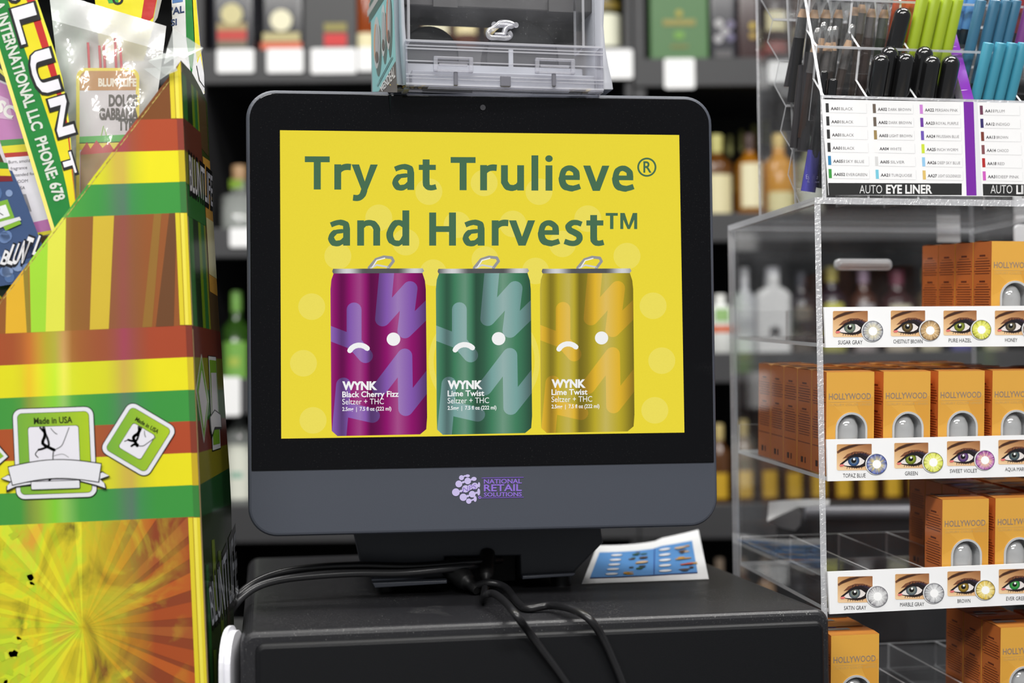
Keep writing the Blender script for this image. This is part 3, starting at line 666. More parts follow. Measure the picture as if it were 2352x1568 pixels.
br(1790, 1, 62, 320, 'dark bottle with cream seal seen through the eyeliner display side', (60, 40, 34), [('label', .28, .42, (236, 226, 180), .7), ('label', .12, .2, (150, 70, 60), .8)])
br(1856, 1, 62, 320, 'brown bottle behind the eyeliner pens', (84, 52, 30), [('label', .1, .3, (210, 200, 170), .8)])
# second shelf
bl(552, 2, 84, 170, 'clear glass tequila bottle with green cap stopper, left of the monitor', (200, 205, 200), [('cap', .2, (176, 140, 100)), ('label', .66, .78, (124, 160, 40), .35)], clearglass=True, neck=.42)
br(1652, 2, 72, 205, 'amber whiskey bottle with cream square label beside the monitor', (96, 58, 20), [('label', .08, .54, (226, 216, 172), .82), ('cap', .28, (190, 184, 110))])
br(1728, 2, 66, 205, 'amber whiskey bottle with tall cream label next to the eyeliner display', (150, 96, 20), [('label', .17, .66, (232, 224, 186), .7), ('cap', .2, (60, 36, 30))])
br(1795, 2, 70, 205, 'golden whiskey bottle seen through the eyeliner display side', (214, 150, 40), [('label', .1, .34, (236, 226, 170), .8), ('cap', .15, (230, 200, 120))])
br(1866, 2, 66, 200, 'pale bottle behind the eyeliner display corner', (170, 170, 130), [('label', .1, .4, (220, 222, 210), .8), ('cap', .15, (40, 80, 50))])
for i in range(5):
    br(1655 + i * 28, 2, 30, 216 + i * 15, 'small bottle with pale green cap standing in the row behind the whiskey', (54, 44, 30), [('cap', .26, (176, 176, 104)), ('label', .4, .6, (130, 126, 70), .8)], dy=.14 + i * .012, group='green capped bottles behind the whiskey')
# third shelf
bl(543, 3, 62, 215, 'green bottle with bright green label, left of the monitor', (40, 70, 22), [('label', .03, .46, (122, 176, 78), .85), ('label', .2, .3, (170, 190, 80), .4), ('cap', .22, (110, 160, 70))], neck=.36)
br(1655, 3, 64, 150, 'white bottle with green and orange stripes beside the monitor', (232, 234, 230), [('label', .42, .52, (214, 96, 40), .95), ('label', .58, .78, (150, 190, 120), .5), ('cap', .1, (235, 235, 230))], neck=.2, rough=.4)
br(1776, 3, 78, 210, 'white bottle with grey ring print seen through the acrylic case', (224, 224, 224), [('disc', .3, .36, (150, 152, 154)), ('disc', .3, .22, (206, 208, 208)), ('cap', .3, (214, 214, 220))], shape='flat', rough=.4)
for i, (px, w_, hh, c, lc, kc) in enumerate([(1712, 50, 210, (190, 192, 196), (210, 212, 214), (220, 220, 224)), (1842, 60, 200, (40, 34, 40), (120, 112, 100), (60, 60, 70)), (1912, 66, 210, (30, 28, 40), (200, 200, 90), (170, 160, 80)),
        (1985, 60, 205, (70, 44, 36), (170, 168, 170), (140, 120, 140)), (2062, 78, 200, (50, 26, 30), (214, 210, 184), (110, 50, 70)), (2134, 56, 205, (66, 54, 30), (200, 196, 170), (170, 150, 80)), (2205, 60, 205, (40, 40, 70), (90, 86, 160), (60, 60, 80)),
        (2280, 60, 205, (60, 50, 36), (190, 186, 160), (60, 60, 66))]):
    br(px, 3, w_, hh, ['pale grey bottle left of the ring print bottle', 'dark bottle right of the ring print bottle, behind the acrylic case', 'dark bottle with yellow cap behind the acrylic case', 'brown bottle with pale label behind the acrylic case',
        'dark red bottle with cream label behind the acrylic case', 'olive bottle with cream label left of the upper lens boxes', 'blue bottle hidden behind the upper lens boxes', 'brown bottle behind the upper lens boxes, far right'][i], c,
        [('label', .08, .3, mixc(lc, c, .3), .8), ('label', .44, .6, lc, .6), ('cap', .16, kc)])
# fourth shelf
bl(548, 4, 66, 235, 'tequila bottle with white label, left of the monitor base', (150, 156, 150), [('label', .1, .62, (228, 230, 216), .88), ('label', .3, .36, (150, 190, 170), .4), ('cap', .12, (90, 90, 96))], neck=.25, clearglass=True)
for i in range(12):
    br(1648 + i * 56, 4, 50, 200 if i % 3 else 190, 'amber bottle with yellow label in the low row behind the acrylic case', (84, 52, 26), [('label', .12, .42, (196, 156, 36), .62), ('cap', .2, (190, 170, 110))], group='yellow labelled bottles on the low shelf')
for i in range(6):
    br(1645 + i * 52, 5, 46, 210, 'brown bottle on the bottom shelf seen below the monitor corner', (96, 62, 36), [('label', .45, .75, (170, 140, 110), .7), ('cap', .16, (170, 150, 130))], group='brown bottles on the bottom shelf')
# price tags on the shelf edges
m_tag = M('price_tag_card', (250, 250, 250), 0.5, var=0.01)
TAGS = [(498, 112, 584, 168, 'white price tag under the leftmost brandy bottle'), (613, 111, 697, 168, 'white price tag under the orange banded brandy bottle'), (714, 110, 819, 170, 'wide white price tag under the boxed bottle'),
        (822, 108, 896, 164, 'white price tag beside the dispenser, overlapping the wide tag'), (1376, 113, 1453, 182, 'white price tag left of the grey post'), (1526, 134, 1595, 204, 'white square price tag under the green gift box'),
        (528, 523, 600, 568, 'white price tag under the clear tequila bottle'), (498, 865, 552, 955, 'tall white price tag under the green labelled bottle'), (1765, 140, 1830, 190, 'white price tag seen through the eyeliner display side')]
for x0, y0, x1, y1, lab in TAGS:
    a = S.pix(x0, y1, -.002); b_ = S.pix(x1, y0, -.002); fr = Frame((S.o.x + (a.x + b_.x) / 2, 2.30, a.z)); hw = (b_.x - a.x) / 2
    q = MB().prism(rrect(-hw, hw, 0, b_.z - a.z, .004, 4), -.0035, -.001)
    prop(q.build('price_tag', m_tag, None, fr), lab, 'price tag', 'shelf price tags')
# printer on the counter behind the case
_p = Frame((0, 0, 0)).pix(2060, 1160, 1.50); fp = Frame((_p.x, 1.50, ZC)); top = _p.z - ZC
pr = thing('label_printer', 'dark countertop printer with rounded grey top edge behind the acrylic case', 'printer', fp)
m_pb = M('printer_black', (30, 30, 33), 0.45, var=.05); m_pg = M('printer_grey', (122, 122, 128), 0.3, var=.05)
xa = fp.pix(1850, 1200, 0).x; xb = fp.pix(2330, 1200, 0).x; rr = 17 * 1.5 / FPX
MB().box((xa, 0, 0), (xb, .17, top - rr), r=.006).build('body', m_pb, pr)
MB().lathe([(rr * .9, 0), (rr, .003), (rr, xb - xa - .003), (rr * .9, xb - xa)], org=(xa, rr * .6, top - rr), ax=(1, 0, 0)).build('roll_cover', m_pg, pr)
a = fp.pix(1768, 1212, -.02); fpp = Frame(fp.M @ Vector((a.x, -.02, top))); q = MB()
E_ = [((1766, 1152), (1762, 1198)), ((1800, 1149), (1800, 1180)), ((1836, 1147), (1832, 1164)), ((1870, 1146), (1868, 1162)), ((1906, 1147), (1904, 1160))]
q.grid(lambda u, v: (lambda k, f: fpp.pix(*mixq(mixq(*E_[k], v), mixq(*E_[k + 1], v), f), .012 * math.sin(u * 3)))(min(3, int(u * 4)), u * 4 - min(3, int(u * 4))), 12, 4)
E2 = [((1764, 1196), (1768, 1200)), ((1800, 1179), (1796, 1212)), ((1830, 1166), (1826, 1218)), ((1842, 1180), (1838, 1206))]
q.grid(lambda u, v: (lambda k, f: fpp.pix(*mixq(mixq(*E2[k], v), mixq(*E2[k + 1], v), f), -.004 + .008 * v))(min(2, int(u * 3)), u * 3 - min(2, int(u * 3))), 9, 4)
prop(q.build('paper_slip', print_m, None, fpp), 'blank white paper slip curling out of the dark printer', 'paper')

# ------------------------------------------------------------------ foil display carton on the left
YL = 0.97
_p = Frame((0, 0, 0)).pix(240, 1880, YL); fl_ = Frame((_p.x, YL, ZC))
CT = thing('display_carton', 'shiny rainbow foil display carton with red yellow green stripes on the left', 'carton', fl_)
BOT = fl_.pix(240, 1880, 0).z
ex = lambda y: 415 + (y - 140) * .0425                     # front right edge
FRONT = [(415, 140), (-90, 809), (-90, 1895), (ex(1895), 1895)]
b = MB(); A = Art(b, lambda x, y: fl_.pix(x, y, 0), (0, -1, 0))
front2 = [(lambda v: (v.x, max(0, v.z)))(fl_.pix(x, y, 0)) for x, y in FRONT]
b.prism(front2, 0.0004, 0.0022, (176, 150, 110), axis='y')                     # card thickness behind the print
CV = FRONT
def band(y0, y1, s0, s1, col, L, colf=None, m=None):
    """stripe across the carton; heights given at x = 430"""
    q = clip([(-90, y0 - s0 * 520), (520, y0 + s0 * 90), (520, y1 + s1 * 90), (-90, y1 - s1 * 520)], CV)
    if len(q) > 2: A.strips(q, colf or (lambda x, y: col), L, -90, 500, 30, m)
SHEEN = [(-90, (0, 0, 0), 0), (40, (150, 190, 60), .10), (62, (246, 150, 60), .40), (92, (236, 236, 60), .5), (122, (170, 246, 50), .62), (148, (246, 250, 150), .5), (172, (150, 220, 70), .2), (240, (90, 160, 110), .12), (292, (160, 60, 190), .34), (320, (80, 120, 150), .14), (350, (0, 0, 0), 0), (500, (0, 0, 0), 0)]  # the foil's rainbow reflections, painted into the print colours as fixed streaks
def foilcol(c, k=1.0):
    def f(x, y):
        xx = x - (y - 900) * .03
        for (a, p, i0), (d, q_, i1) in zip(SHEEN, SHEEN[1:]):
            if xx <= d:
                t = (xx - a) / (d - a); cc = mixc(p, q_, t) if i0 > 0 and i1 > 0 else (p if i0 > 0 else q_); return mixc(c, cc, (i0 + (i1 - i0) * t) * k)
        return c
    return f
FR, FY, FG, FB = (176, 76, 44), (236, 226, 34), (64, 150, 66), (124, 74, 36)
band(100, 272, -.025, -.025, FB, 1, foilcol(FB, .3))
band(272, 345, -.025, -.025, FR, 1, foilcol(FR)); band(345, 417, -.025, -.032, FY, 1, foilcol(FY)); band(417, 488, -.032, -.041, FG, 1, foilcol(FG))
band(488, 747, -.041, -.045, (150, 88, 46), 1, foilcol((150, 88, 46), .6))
for x0, x1, x2, x3, c in [(-90, -20, -20, -70, (60, 80, 50)), (20, 45, 64, 12, (230, 180, 50)), (45, 60, 72, 64, (150, 130, 50)), (66, 112, 104, 72, (165, 220, 60)), (112, 152, 148, 104, (226, 228, 80)), (215, 263, 248, 205, (212, 184, 60)), (355, 372, 345, 322, (150, 110, 50)), (390, 406, 398, 352, (110, 72, 44))]:
    q = clip(clip([(x0, 480), (x1, 480), (x2, 800), (x3, 800)], CV), [(-90, 488 + .041 * 520), (520, 488 - .041 * 90), (520, 747 - .045 * 90), (-90, 747 + .045 * 520)])
    if len(q) > 2: A.poly(q, c, 2)
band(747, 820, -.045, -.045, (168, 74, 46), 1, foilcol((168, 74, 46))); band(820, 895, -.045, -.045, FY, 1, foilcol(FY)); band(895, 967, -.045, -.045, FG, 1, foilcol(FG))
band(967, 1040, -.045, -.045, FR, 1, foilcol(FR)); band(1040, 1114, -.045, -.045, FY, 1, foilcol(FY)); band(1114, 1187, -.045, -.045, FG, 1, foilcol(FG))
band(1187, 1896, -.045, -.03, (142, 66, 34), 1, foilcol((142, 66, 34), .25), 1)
cx, cy = 190, 1440
rr_ = random.Random(11)
for k in range(30):
    a0 = 2 * math.pi * k / 30 + rr_.uniform(-.05, .05); a1 = a0 + rr_.uniform(.06, .15); R = 620
    q = [(cx, cy), (cx + R * math.cos(a0), cy + R * math.sin(a0)), (cx + R * math.cos(a1), cy + R * math.sin(a1))]
    q = clip(clip(q, CV), [(-90, 1187 + .045 * 520), (520, 1187 - .045 * 90), (520, 1896), (-90, 1896)])
    right = math.cos((a0 + a1) / 2) > .15
    c = rr_.choice([(170, 78, 34), (166, 88, 42), (186, 92, 36)]) if right else rr_.choice([(206, 196, 40), (222, 210, 60), (196, 140, 40), (110, 150, 40)])
    if len(q) > 2: A.poly(q, c, 2, 1)
for k in range(34):                                         # dark leaf blots at the lower left
    x, y = rr_.uniform(-80, 95), rr_.uniform(1215, 1570); a = rr_.uniform(0, 3.1); s_ = rr_.uniform(8, 22)
    A.poly([(x + s_ * q_ * math.cos(a + j * .52), y + s_ * q_ * .8 * math.sin(a + j * .52)) for j, q_ in enumerate([rr_.uniform(.55, 1.0) for _ in range(12)])], rr_.choice([(64, 66, 30), (84, 84, 30), (220, 196, 50), (206, 130, 40)]), 3, 1)
# yellow rounded corner strip
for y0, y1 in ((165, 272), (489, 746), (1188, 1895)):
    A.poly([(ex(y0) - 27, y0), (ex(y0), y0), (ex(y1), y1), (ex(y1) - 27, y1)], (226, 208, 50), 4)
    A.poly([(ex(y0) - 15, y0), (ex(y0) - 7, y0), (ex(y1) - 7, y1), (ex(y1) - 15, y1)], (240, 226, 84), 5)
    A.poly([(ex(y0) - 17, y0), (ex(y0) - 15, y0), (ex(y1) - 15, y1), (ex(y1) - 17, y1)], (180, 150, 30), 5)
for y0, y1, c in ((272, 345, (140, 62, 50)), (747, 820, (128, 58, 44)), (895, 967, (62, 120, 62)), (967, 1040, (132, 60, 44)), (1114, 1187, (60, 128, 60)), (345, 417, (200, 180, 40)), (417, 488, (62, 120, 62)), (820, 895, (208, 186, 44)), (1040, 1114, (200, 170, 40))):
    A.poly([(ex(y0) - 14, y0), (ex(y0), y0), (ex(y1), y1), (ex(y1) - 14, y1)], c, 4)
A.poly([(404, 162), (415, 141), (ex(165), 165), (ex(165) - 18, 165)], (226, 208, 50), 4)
# printed badges
INK = (30, 30, 30); PAP = (232, 232, 238)
def badge(org, ux, uy, w_, h_, ribbon):
    m = lambda x, y: (org[0] + ux[0] * x + uy[0] * y, org[1] + ux[1] * x + uy[1] * y)
    rr = lambda x0, x1, y0, y1, r: [m(*p) for p in rrect(x0, x1, y0, y1, r, 5)]
    A.poly(rr(-2, w_ + 2, -2, h_ + 2, 21), INK, 6); A.poly(rr(0, w_, 0, h_, 19), PAP, 7); A.poly(rr(9.5, w_ - 9.5, 9.5, h_ - 9.5, 11), INK, 8)
    n = 12
    o2 = rr(10.5, w_ - 10.5, 10.5, h_ - 10.5, 10); xs = [p[0] for p in o2]
    A.strips(o2, lambda x, y: mixc((120, 176, 64), (176, 204, 40), (x - min(xs)) / (max(xs) - min(xs))), 9, min(xs), max(xs), 10)
    A.poly(rr(33, w_ - 34, 41, h_ - 30, 6), INK, 10); A.poly(rr(34, w_ - 35, 42, h_ - 31, 6), (234, 232, 240), 11)
    V, Fs, a, b_ = glyphs('Made in USA', .02); k = .48 * w_ / (b_ - a)
    P = [A.pt(m(w_ * .26 + (v[0] - a) * k, 35 - v[1] / CAP * 14 * w_ / 184), 11) for v in V]
    for f in Fs: b.poly([P[i] for i in f], (40, 50, 20))
    # ink smoke
    g = random.Random(5)
    for (pts, wd, c) in [([(70, 44), (72, 62), (66, 80), (84, 92), (92, 96)], 7, (60, 60, 62)), ([(62, 44), (74, 60), (80, 84), (66, 92), (56, 94)], 5, (70, 70, 74)), ([(92, 96), (108, 88), (116, 74), (128, 46)], 2, (120, 120, 124)),
                         ([(56, 94), (48, 104), (54, 112)], 2.5, (130, 130, 134)), ([(90, 98), (88, 118), (92, h_ - 50)], 3, (120, 120, 124)), ([(88, 110), (110, 106), (124, 114)], 1.6, (160, 160, 164)), ([(86, 46), (94, 56), (100, 60)], 2, (150, 150, 154)), ([(92, h_ - 50), (80, h_ - 44), (76, h_ - 36)], 5, (80, 80, 84))]:
        pts = [(p[0] * w_ / 184 + (6 if w_ < 150 else 0), p[1] if w_ > 150 else 42 + (p[1] - 42) * .8) for p in pts if p[1] < h_ - 33]
        if len(pts) > 1: A.line([m(*p) for p in sp(pts, 3)], wd, c, 12)
    if ribbon:
        A.poly([m(*p) for p in [(-34, 158), (-16, 148), (0, 156), (2, 168), (40, 166), (42, 176), (0, 178), (-22, 190), (-22, 176), (-12, 166)]], INK, 13)
        A.poly([m(*p) for p in [(-31, 157), (-16, 150), (-2, 157), (0, 170), (38, 168), (34, 172), (0, 176), (-20, 184), (-19, 174), (-9, 165)]], PAP, 14)
        A.poly([m(*p) for p in [(w_ + 34, 162), (w_ + 16, 148), (w_, 156), (w_ - 2, 168), (w_ - 42, 162), (w_ - 40, 170), (w_, 182), (w_ + 24, 192), (w_ + 22, 178), (w_ + 12, 168)]], INK, 13)
        A.poly([m(*p) for p in [(w_ + 31, 159), (w_ + 16, 151), (w_ + 2, 157), (w_, 170), (w_ - 36, 164), (w_ - 34, 169), (w_, 179), (w_ + 21, 187), (w_ + 19, 176), (w_ + 9, 166)]], PAP, 14)
        A.poly([m(*p) for p in rrect(35, w_ - 36, 166, 186, 3)], INK, 15); A.poly([m(*p) for p in rrect(36.5, w_ - 37.5, 167.5, 184.5, 2)], PAP, 16)
        top = [(-14 + (w_ + 28) * i / 12, 132 - 13 * math.sin(math.pi * i / 12)) for i in range(13)]; bot = [(w_ + 6 - (w_ + 12) * i / 12, 172 - 12 * math.sin(math.pi * i / 12)) for i in range(13)]
        e = lambda P_, d: [m(p[0] + (d if p[0] > w_ / 2 else -d), p[1] + (d if p[1] > 145 else -d)) for p in P_]
        A.poly(e(top + bot, 2), INK, 17); A.poly([m(*p) for p in top + bot], PAP, 18)
badge((30, 940), (1, -.035), (.045, 1), 184, 206, True)
badge((300, 920), (.845, .50), (-.50, .80), 128, 142, False)
A.poly([(-60, 990), (-8, 1012), (22, 1048), (-8, 1076), (-60, 1100)], INK, 6); A.poly([(-60, 993), (-10, 1015), (19, 1048), (-10, 1073), (-60, 1096)], PAP, 7); A.poly([(-60, 1003), (-14, 1022), (10, 1047), (-14, 1064), (-60, 1086)], (140, 186, 56), 8)
b.build('front_panel', [foil, smoke_m], CT)
# side panel
YB = 0.100
bx = lambda y: 476 + (min(y, 1470) - 240) * .0575
p0 = fl_.pix(ex(600), 600, 0); p1 = fl_.pix(ex(1600), 1600, 0); p2 = fl_.pix(bx(1000), 1000, YB)
nrm = (p1 - p0).cross(p2 - p0).normalized()
if nrm.x < 0: nrm = -nrm
b = MB(); A = Art(b, lambda x, y: fl_.pixp(x, y, p0, nrm), nrm)
SIDE = [(ex(138), 138), (440, 165), (462, 205), (bx(236), 236), (bx(1895), 1800), (ex(1895), 1895)]
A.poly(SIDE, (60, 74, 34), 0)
def sq(y0, y1, t0, t1, k, c, L, k2=None):
    """patch on the side: y at the front edge, t across (0 front .. 1 back), k slope over the full width"""
    k2 = k if k2 is None else k2
    P = lambda y, t, kk: (ex(y) + (bx(y) - ex(y)) * t, y + kk * t)
    A.poly([P(y0, t0, k), P(y0, t1, k), P(y1, t1, k2), P(y1, t0, k2)], c, L)
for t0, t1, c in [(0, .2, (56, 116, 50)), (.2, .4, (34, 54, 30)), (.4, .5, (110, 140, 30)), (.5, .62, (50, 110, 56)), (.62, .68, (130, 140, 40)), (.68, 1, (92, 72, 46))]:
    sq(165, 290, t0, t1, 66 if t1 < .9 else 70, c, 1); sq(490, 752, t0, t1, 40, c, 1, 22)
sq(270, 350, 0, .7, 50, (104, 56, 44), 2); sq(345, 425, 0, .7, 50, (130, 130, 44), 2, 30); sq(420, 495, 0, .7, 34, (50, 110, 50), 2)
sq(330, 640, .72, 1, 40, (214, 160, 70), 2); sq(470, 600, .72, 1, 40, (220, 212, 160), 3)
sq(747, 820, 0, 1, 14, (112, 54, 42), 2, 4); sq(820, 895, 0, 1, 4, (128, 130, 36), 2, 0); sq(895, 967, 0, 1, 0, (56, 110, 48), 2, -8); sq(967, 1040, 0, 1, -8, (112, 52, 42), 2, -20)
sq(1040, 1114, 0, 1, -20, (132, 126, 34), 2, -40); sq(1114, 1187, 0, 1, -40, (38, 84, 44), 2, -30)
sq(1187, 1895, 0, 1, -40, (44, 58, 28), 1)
for t0, y0, y1, c in [(.1, 1300, 1700, (40, 96, 40)), (.32, 1250, 1420, (110, 130, 30)), (.5, 1280, 1560, (84, 104, 26)), (.7, 1400, 1750, (60, 50, 30)), (.22, 1500, 1800, (96, 118, 30))]: sq(y0, y1, t0, t0 + .09, -30, c, 3)
A.quadtext('BLUNTLIFE', [(431, 352), (486, 402), (487, 478), (434, 440)], (24, 24, 24), 4, bold=.07); A.quadtext('BLUNTLIFE', [(432, 356), (486, 406), (487, 474), (435, 436)], (214, 212, 222), 5, bold=.01)
A.quadtext('BLUNTLIFE', [(478, 1350), (540, 1215), (546, 1365), (486, 1440)], (20, 24, 14), 4, bold=.07); A.quadtext('BLUNTLIFE', [(478, 1352), (540, 1218), (546, 1362), (486, 1437)], (186, 190, 200), 5, bold=.0)
A.poly([(461, 812), (478, 920), (467, 1018), (448, 896)], (200, 204, 200), 4); A.poly([(461, 820), (476, 920), (467, 1008), (450, 896)], (110, 160, 40), 5); A.poly([(461, 850), (474, 922), (466, 985), (454, 900)], (200, 198, 206), 6)
A.poly([(476, 816), (495, 818), (506, 1030), (486, 1037)], (30, 32, 30), 4); A.poly([(477, 818), (494, 820), (505, 1028), (487, 1034)], (208, 210, 214), 5); A.poly([(479, 826), (494, 828), (503, 1018), (488, 1022)], (116, 164, 44), 6); A.poly([(482, 856), (494, 856), (500, 980), (486, 978)], (200, 198, 206), 7)
A.poly([(478, 958), (490, 940), (504, 950), (507, 984), (490, 986), (484, 1008), (480, 988)], (36, 36, 36), 8); A.poly([(480, 958), (490, 943), (503, 953), (505, 980), (490, 980), (484, 998), (482, 985)], (206, 206, 212), 9)
b.build('side_panel', foil_side, CT)
# left and back walls inside
cbk = (150, 128, 96)
b = MB(); xl = fl_.pix(-90, 900, 0).x; xr = fl_.pix(bx(300), 300, YB).x - .006; zt = fl_.pix(430, 260, YB).z
b.box((xl, .0022, .002), (xl + .002, YB, zt), cbk); b.box((xl, YB - .002, .002), (xr - .004, YB, zt), cbk); b.box((xl, .0022, 0), (xr - .006, YB, .002), cbk); b.build('inner_wall', print_m, CT)
b = MB()                                                     # torn card edge along the sloping cut
for i in range(60):
    t0 = i / 60; p = mixq((398, 172), (-90, 812), t0); q_ = mixq((398, 172), (-90, 812), t0 + .5 / 60); r_ = mixq((398, 172), (-90, 812), t0 + 1 / 60)
    b.poly([fl_.pix(p[0], p[1], -.0003), fl_.pix(q_[0] + 3, q_[1] - 1.5, -.0003), fl_.pix(r_[0], r_[1], -.0003), fl_.pix(r_[0] + 1.5, r_[1] + 2, -.0003), fl_.pix(p[0] + 1.5, p[1] + 2, -.0003)], (196, 176, 90) if i % 3 else (150, 120, 60))
b.build('cut_edge', print_m, CT)

# ------------------------------------------------------------------ packets standing in the carton
def pouch(name, label, cat, outline, y, lean=0.0, base=None, thick=.008, col=(240, 240, 240), mat=None, dy=lambda u: 0, body=True):
    """a flat sealed packet: outline in photo pixels on a slightly leaning plane; returns thing, frame, mesh, art"""
    cx_ = sum(p[0] for p in outline) / len(outline); by = max(p[1] for p in outline)
    p = fl_.M @ fl_.pix(cx_, by, y); fr = Frame(p, 0.0)
    n_ = Vector((0, -math.cos(lean), math.sin(lean))); t = thing(name, label, cat, fr)
    hit = lambda x, yy: fr.pixp(x, yy, (0, 0, 0), n_)
    b = MB(); A = Art(b, hit, n_, step=.0002)
    if body:
        c = Vector((0, 0, 0)); P = [hit(*q) for q in outline]
        for q in P: c += q / len(P)
        n = len(P); inner = [c + (q - c) * .86 for q in P]; back = [q - n_ * thick for q in inner]
        b.mesh(P + inner + back, [(i, (i + 1) % n, n + (i + 1) % n, n + i) for i in range(n)] + [((i + 1) % n, i, 2 * n + i, 2 * n + (i + 1) % n) for i in range(n)] + [tuple(n + i for i in range(n)), tuple(2 * n + i for i in reversed(range(n)))], col)
    return t, fr, b, A
BG, BY, BR = (34, 130, 56), (232, 218, 34), (196, 44, 40)
# the long green and yellow packet leaning to the right
def ipl(tab, y):
    for (a, p), (d, q_) in zip(tab, tab[1:]):
        if y <= d: return p + (q_ - p) * (y - a) / (d - a)
    return tab[-1][1]
YS_ = [-60, 0, 60, 120, 180, 240, 300, 360, 430, 520, 600]
eL = lambda y: -41 + .305 * y
eG = lambda y: ipl([(-60, 0), (0, 18), (134, 64), (200, 87), (328, 130), (424, 152), (600, 184)], y)
eA = lambda y: ipl([(-60, 42), (0, 61), (178, 118), (287, 153), (600, 188)], y)
eB = lambda y: ipl([(-60, 62), (0, 80), (159, 129), (280, 156), (600, 188)], y)
eR = lambda y: ipl([(-60, 66), (0, 86), (159, 140), (280, 160), (424, 169), (600, 190)], y)
PK1 = [(eL(y), y) for y in YS_] + [(eR(y), y) for y in reversed(YS_)]
t, fr, b, A = pouch('incense_packet', 'long green and yellow packet leaning in the foil carton, white lettering along it', 'packet', PK1, .012, .03, col=(44, 146, 66))
def seg(f0, f1, c, L):
    for y0, y1 in zip(YS_, YS_[1:]): A.poly([(f0(y0), y0), (f1(y0), y0), (f1(y1), y1), (f0(y1), y1)], c, L)
seg(eL, eG, BG, 1); seg(lambda y: eL(y) - 2, lambda y: eL(y) + 7, (240, 230, 120), 2); seg(eG, eA, BY, 1); seg(eA, eB, BR, 1); seg(eB, eR, (238, 232, 70), 1)
ang = math.atan2(1, .315)
A.text('A INTERNATIONAL LLC  PHONE: 678', -17, 8, 25, (216, 222, 212), 3, width=478, ang=ang, bold=.03)
for ch, x, y, wd, h, hw in (('B', 2, -62, 78, 56, 6), ('L', 26, 18, 96, 52, 6), ('U', 62, 122, 108, 52, 6), ('N', 110, 226, 100, 40, 6), ('T', 138, 352, 60, 26, 5)):
    A.text(ch, x, y, h, (34, 34, 34), 4, width=wd, ang=ang + .02, bold=.09); A.text(ch, x + 2.5, y + 3, h - 3, (236, 234, 240), 5, width=wd - 10, ang=ang + .02, bold=.03)
b.build('pouch', bag_print, t)
# pink packet with a white panel
PK2 = [(-80, 150), (38, 200), (66, 300), (122, 520), (118, 540), (72, 545), (30, 420), (-10, 330), (-80, 300)]
t, fr, b, A = pouch('incense_packet', 'pink packet with white text panel between blue and green packets', 'packet', PK2, .022, .03, col=(214, 208, 214))
A.poly([(-80, 155), (36, 204), (56, 318), (-4, 330), (-80, 290)], (190, 130, 180), 1); A.poly([(-80, 185), (20, 228), (30, 276), (-80, 262)], (212, 176, 206), 2)
A.text('SC', -12, 252, 26, (232, 230, 226), 3, ang=.5, bold=.05)
A.poly([(0, 322), (58, 318), (61, 331), (4, 336)], (84, 150, 76), 2); A.poly([(4, 336), (61, 331), (65, 348), (9, 352)], (226, 212, 60), 2); A.poly([(9, 352), (65, 348), (68, 358), (13, 362)], (184, 66, 58), 2)
A.poly([(13, 362), (68, 358), (116, 502), (70, 512), (44, 450)], (236, 232, 238), 2)
for i, s_ in enumerate(['Burn, smolder', 'fragrance', 'intended for', 'ROOM', 'USA']): A.text(s_, 20 + i * 5, 376 + i * 15, 7, (110, 106, 112), 3, slope=-.08)
for i in range(6): A.poly([(48 + i * 2.2, 446), (49.2 + i * 2.2, 446), (62 + i * 2.2, 486), (60.8 + i * 2.2, 486)], (70, 70, 74), 3)
A.poly([(70, 512), (116, 502), (121, 528), (78, 536)], (196, 120, 180), 2); A.poly([(78, 536), (121, 528), (122, 536), (80, 545)], (226, 214, 50), 3)
A.line([(-2, 160), (30, 190), (52, 270), (118, 500), (124, 530)], 7, (240, 232, 110), 3)
b.build('pouch', bag_print, t)
# blue packet
PK3 = [(-90, 372), (28, 392), (46, 430), (96, 560), (88, 590), (44, 650), (-20, 660), (-90, 640)]
t, fr, b, A = pouch('incense_packet', 'blue packet with green badge and white wordmark, lowest in the foil carton', 'packet', PK3, .006, .02, col=(62, 84, 124))
A.poly([(-90, 362), (18, 374), (20, 388), (-90, 384)], (48, 130, 56), 1); A.poly([(-90, 384), (20, 388), (26, 404), (-90, 402)], (226, 206, 40), 1); A.poly([(-90, 402), (26, 404), (30, 416), (-90, 420)], (124, 34, 40), 1)
g = random.Random(3)
for k in range(26):
    x, y = g.uniform(-60, 70), g.uniform(430, 640)
    if x < (y - 430) * .33 + 40 and (x < 60 or y > 520): A.poly(clip(circle(x, y, g.uniform(8, 22), 12), PK3), g.choice([(80, 108, 154), (104, 130, 176), (44, 58, 92), (130, 152, 190)]), 2)
A.poly([(-26, 470), (18, 458), (34, 500), (-6, 514)], (124, 176, 58), 3); A.poly([(-20, 480), (14, 470), (24, 496), (-8, 506)], (232, 234, 236), 4); A.line([(0, 480), (-2, 488), (8, 494)], 2, (90, 90, 94), 5)
A.poly([(-6, 512), (46, 498), (50, 506), (0, 524)], (220, 220, 224), 5); A.poly([(8, 520), (46, 506), (50, 514), (14, 530)], (130, 180, 50), 5)
for ch, x, y, h, sl in (('B', 0, 606, 32, .3), ('L', 14, 604, 44, .3), ('U', 26, 604, 46, .3), ('N', 38, 600, 48, .3), ('T', 46, 596, 54, .3), ('L', 74, 584, 44, .3)):
    A.text(ch, x, y, h, (26, 28, 34), 4, width=17, ang=.35, bold=.10); A.text(ch, x + 1, y - 1, h, (230, 230, 232), 5, width=15, ang=.35, bold=.02)
b.build('pouch', bag_print, t)
PK3b = [(-90, 600), (0, 602), (40, 652), (30, 720), (-90, 760)]
t, fr, b, A = pouch('incense_packet', 'dark green packet with yellow edge low in the left corner of the foil carton', 'packet', PK3b, .016, .02, col=(50, 84, 52))
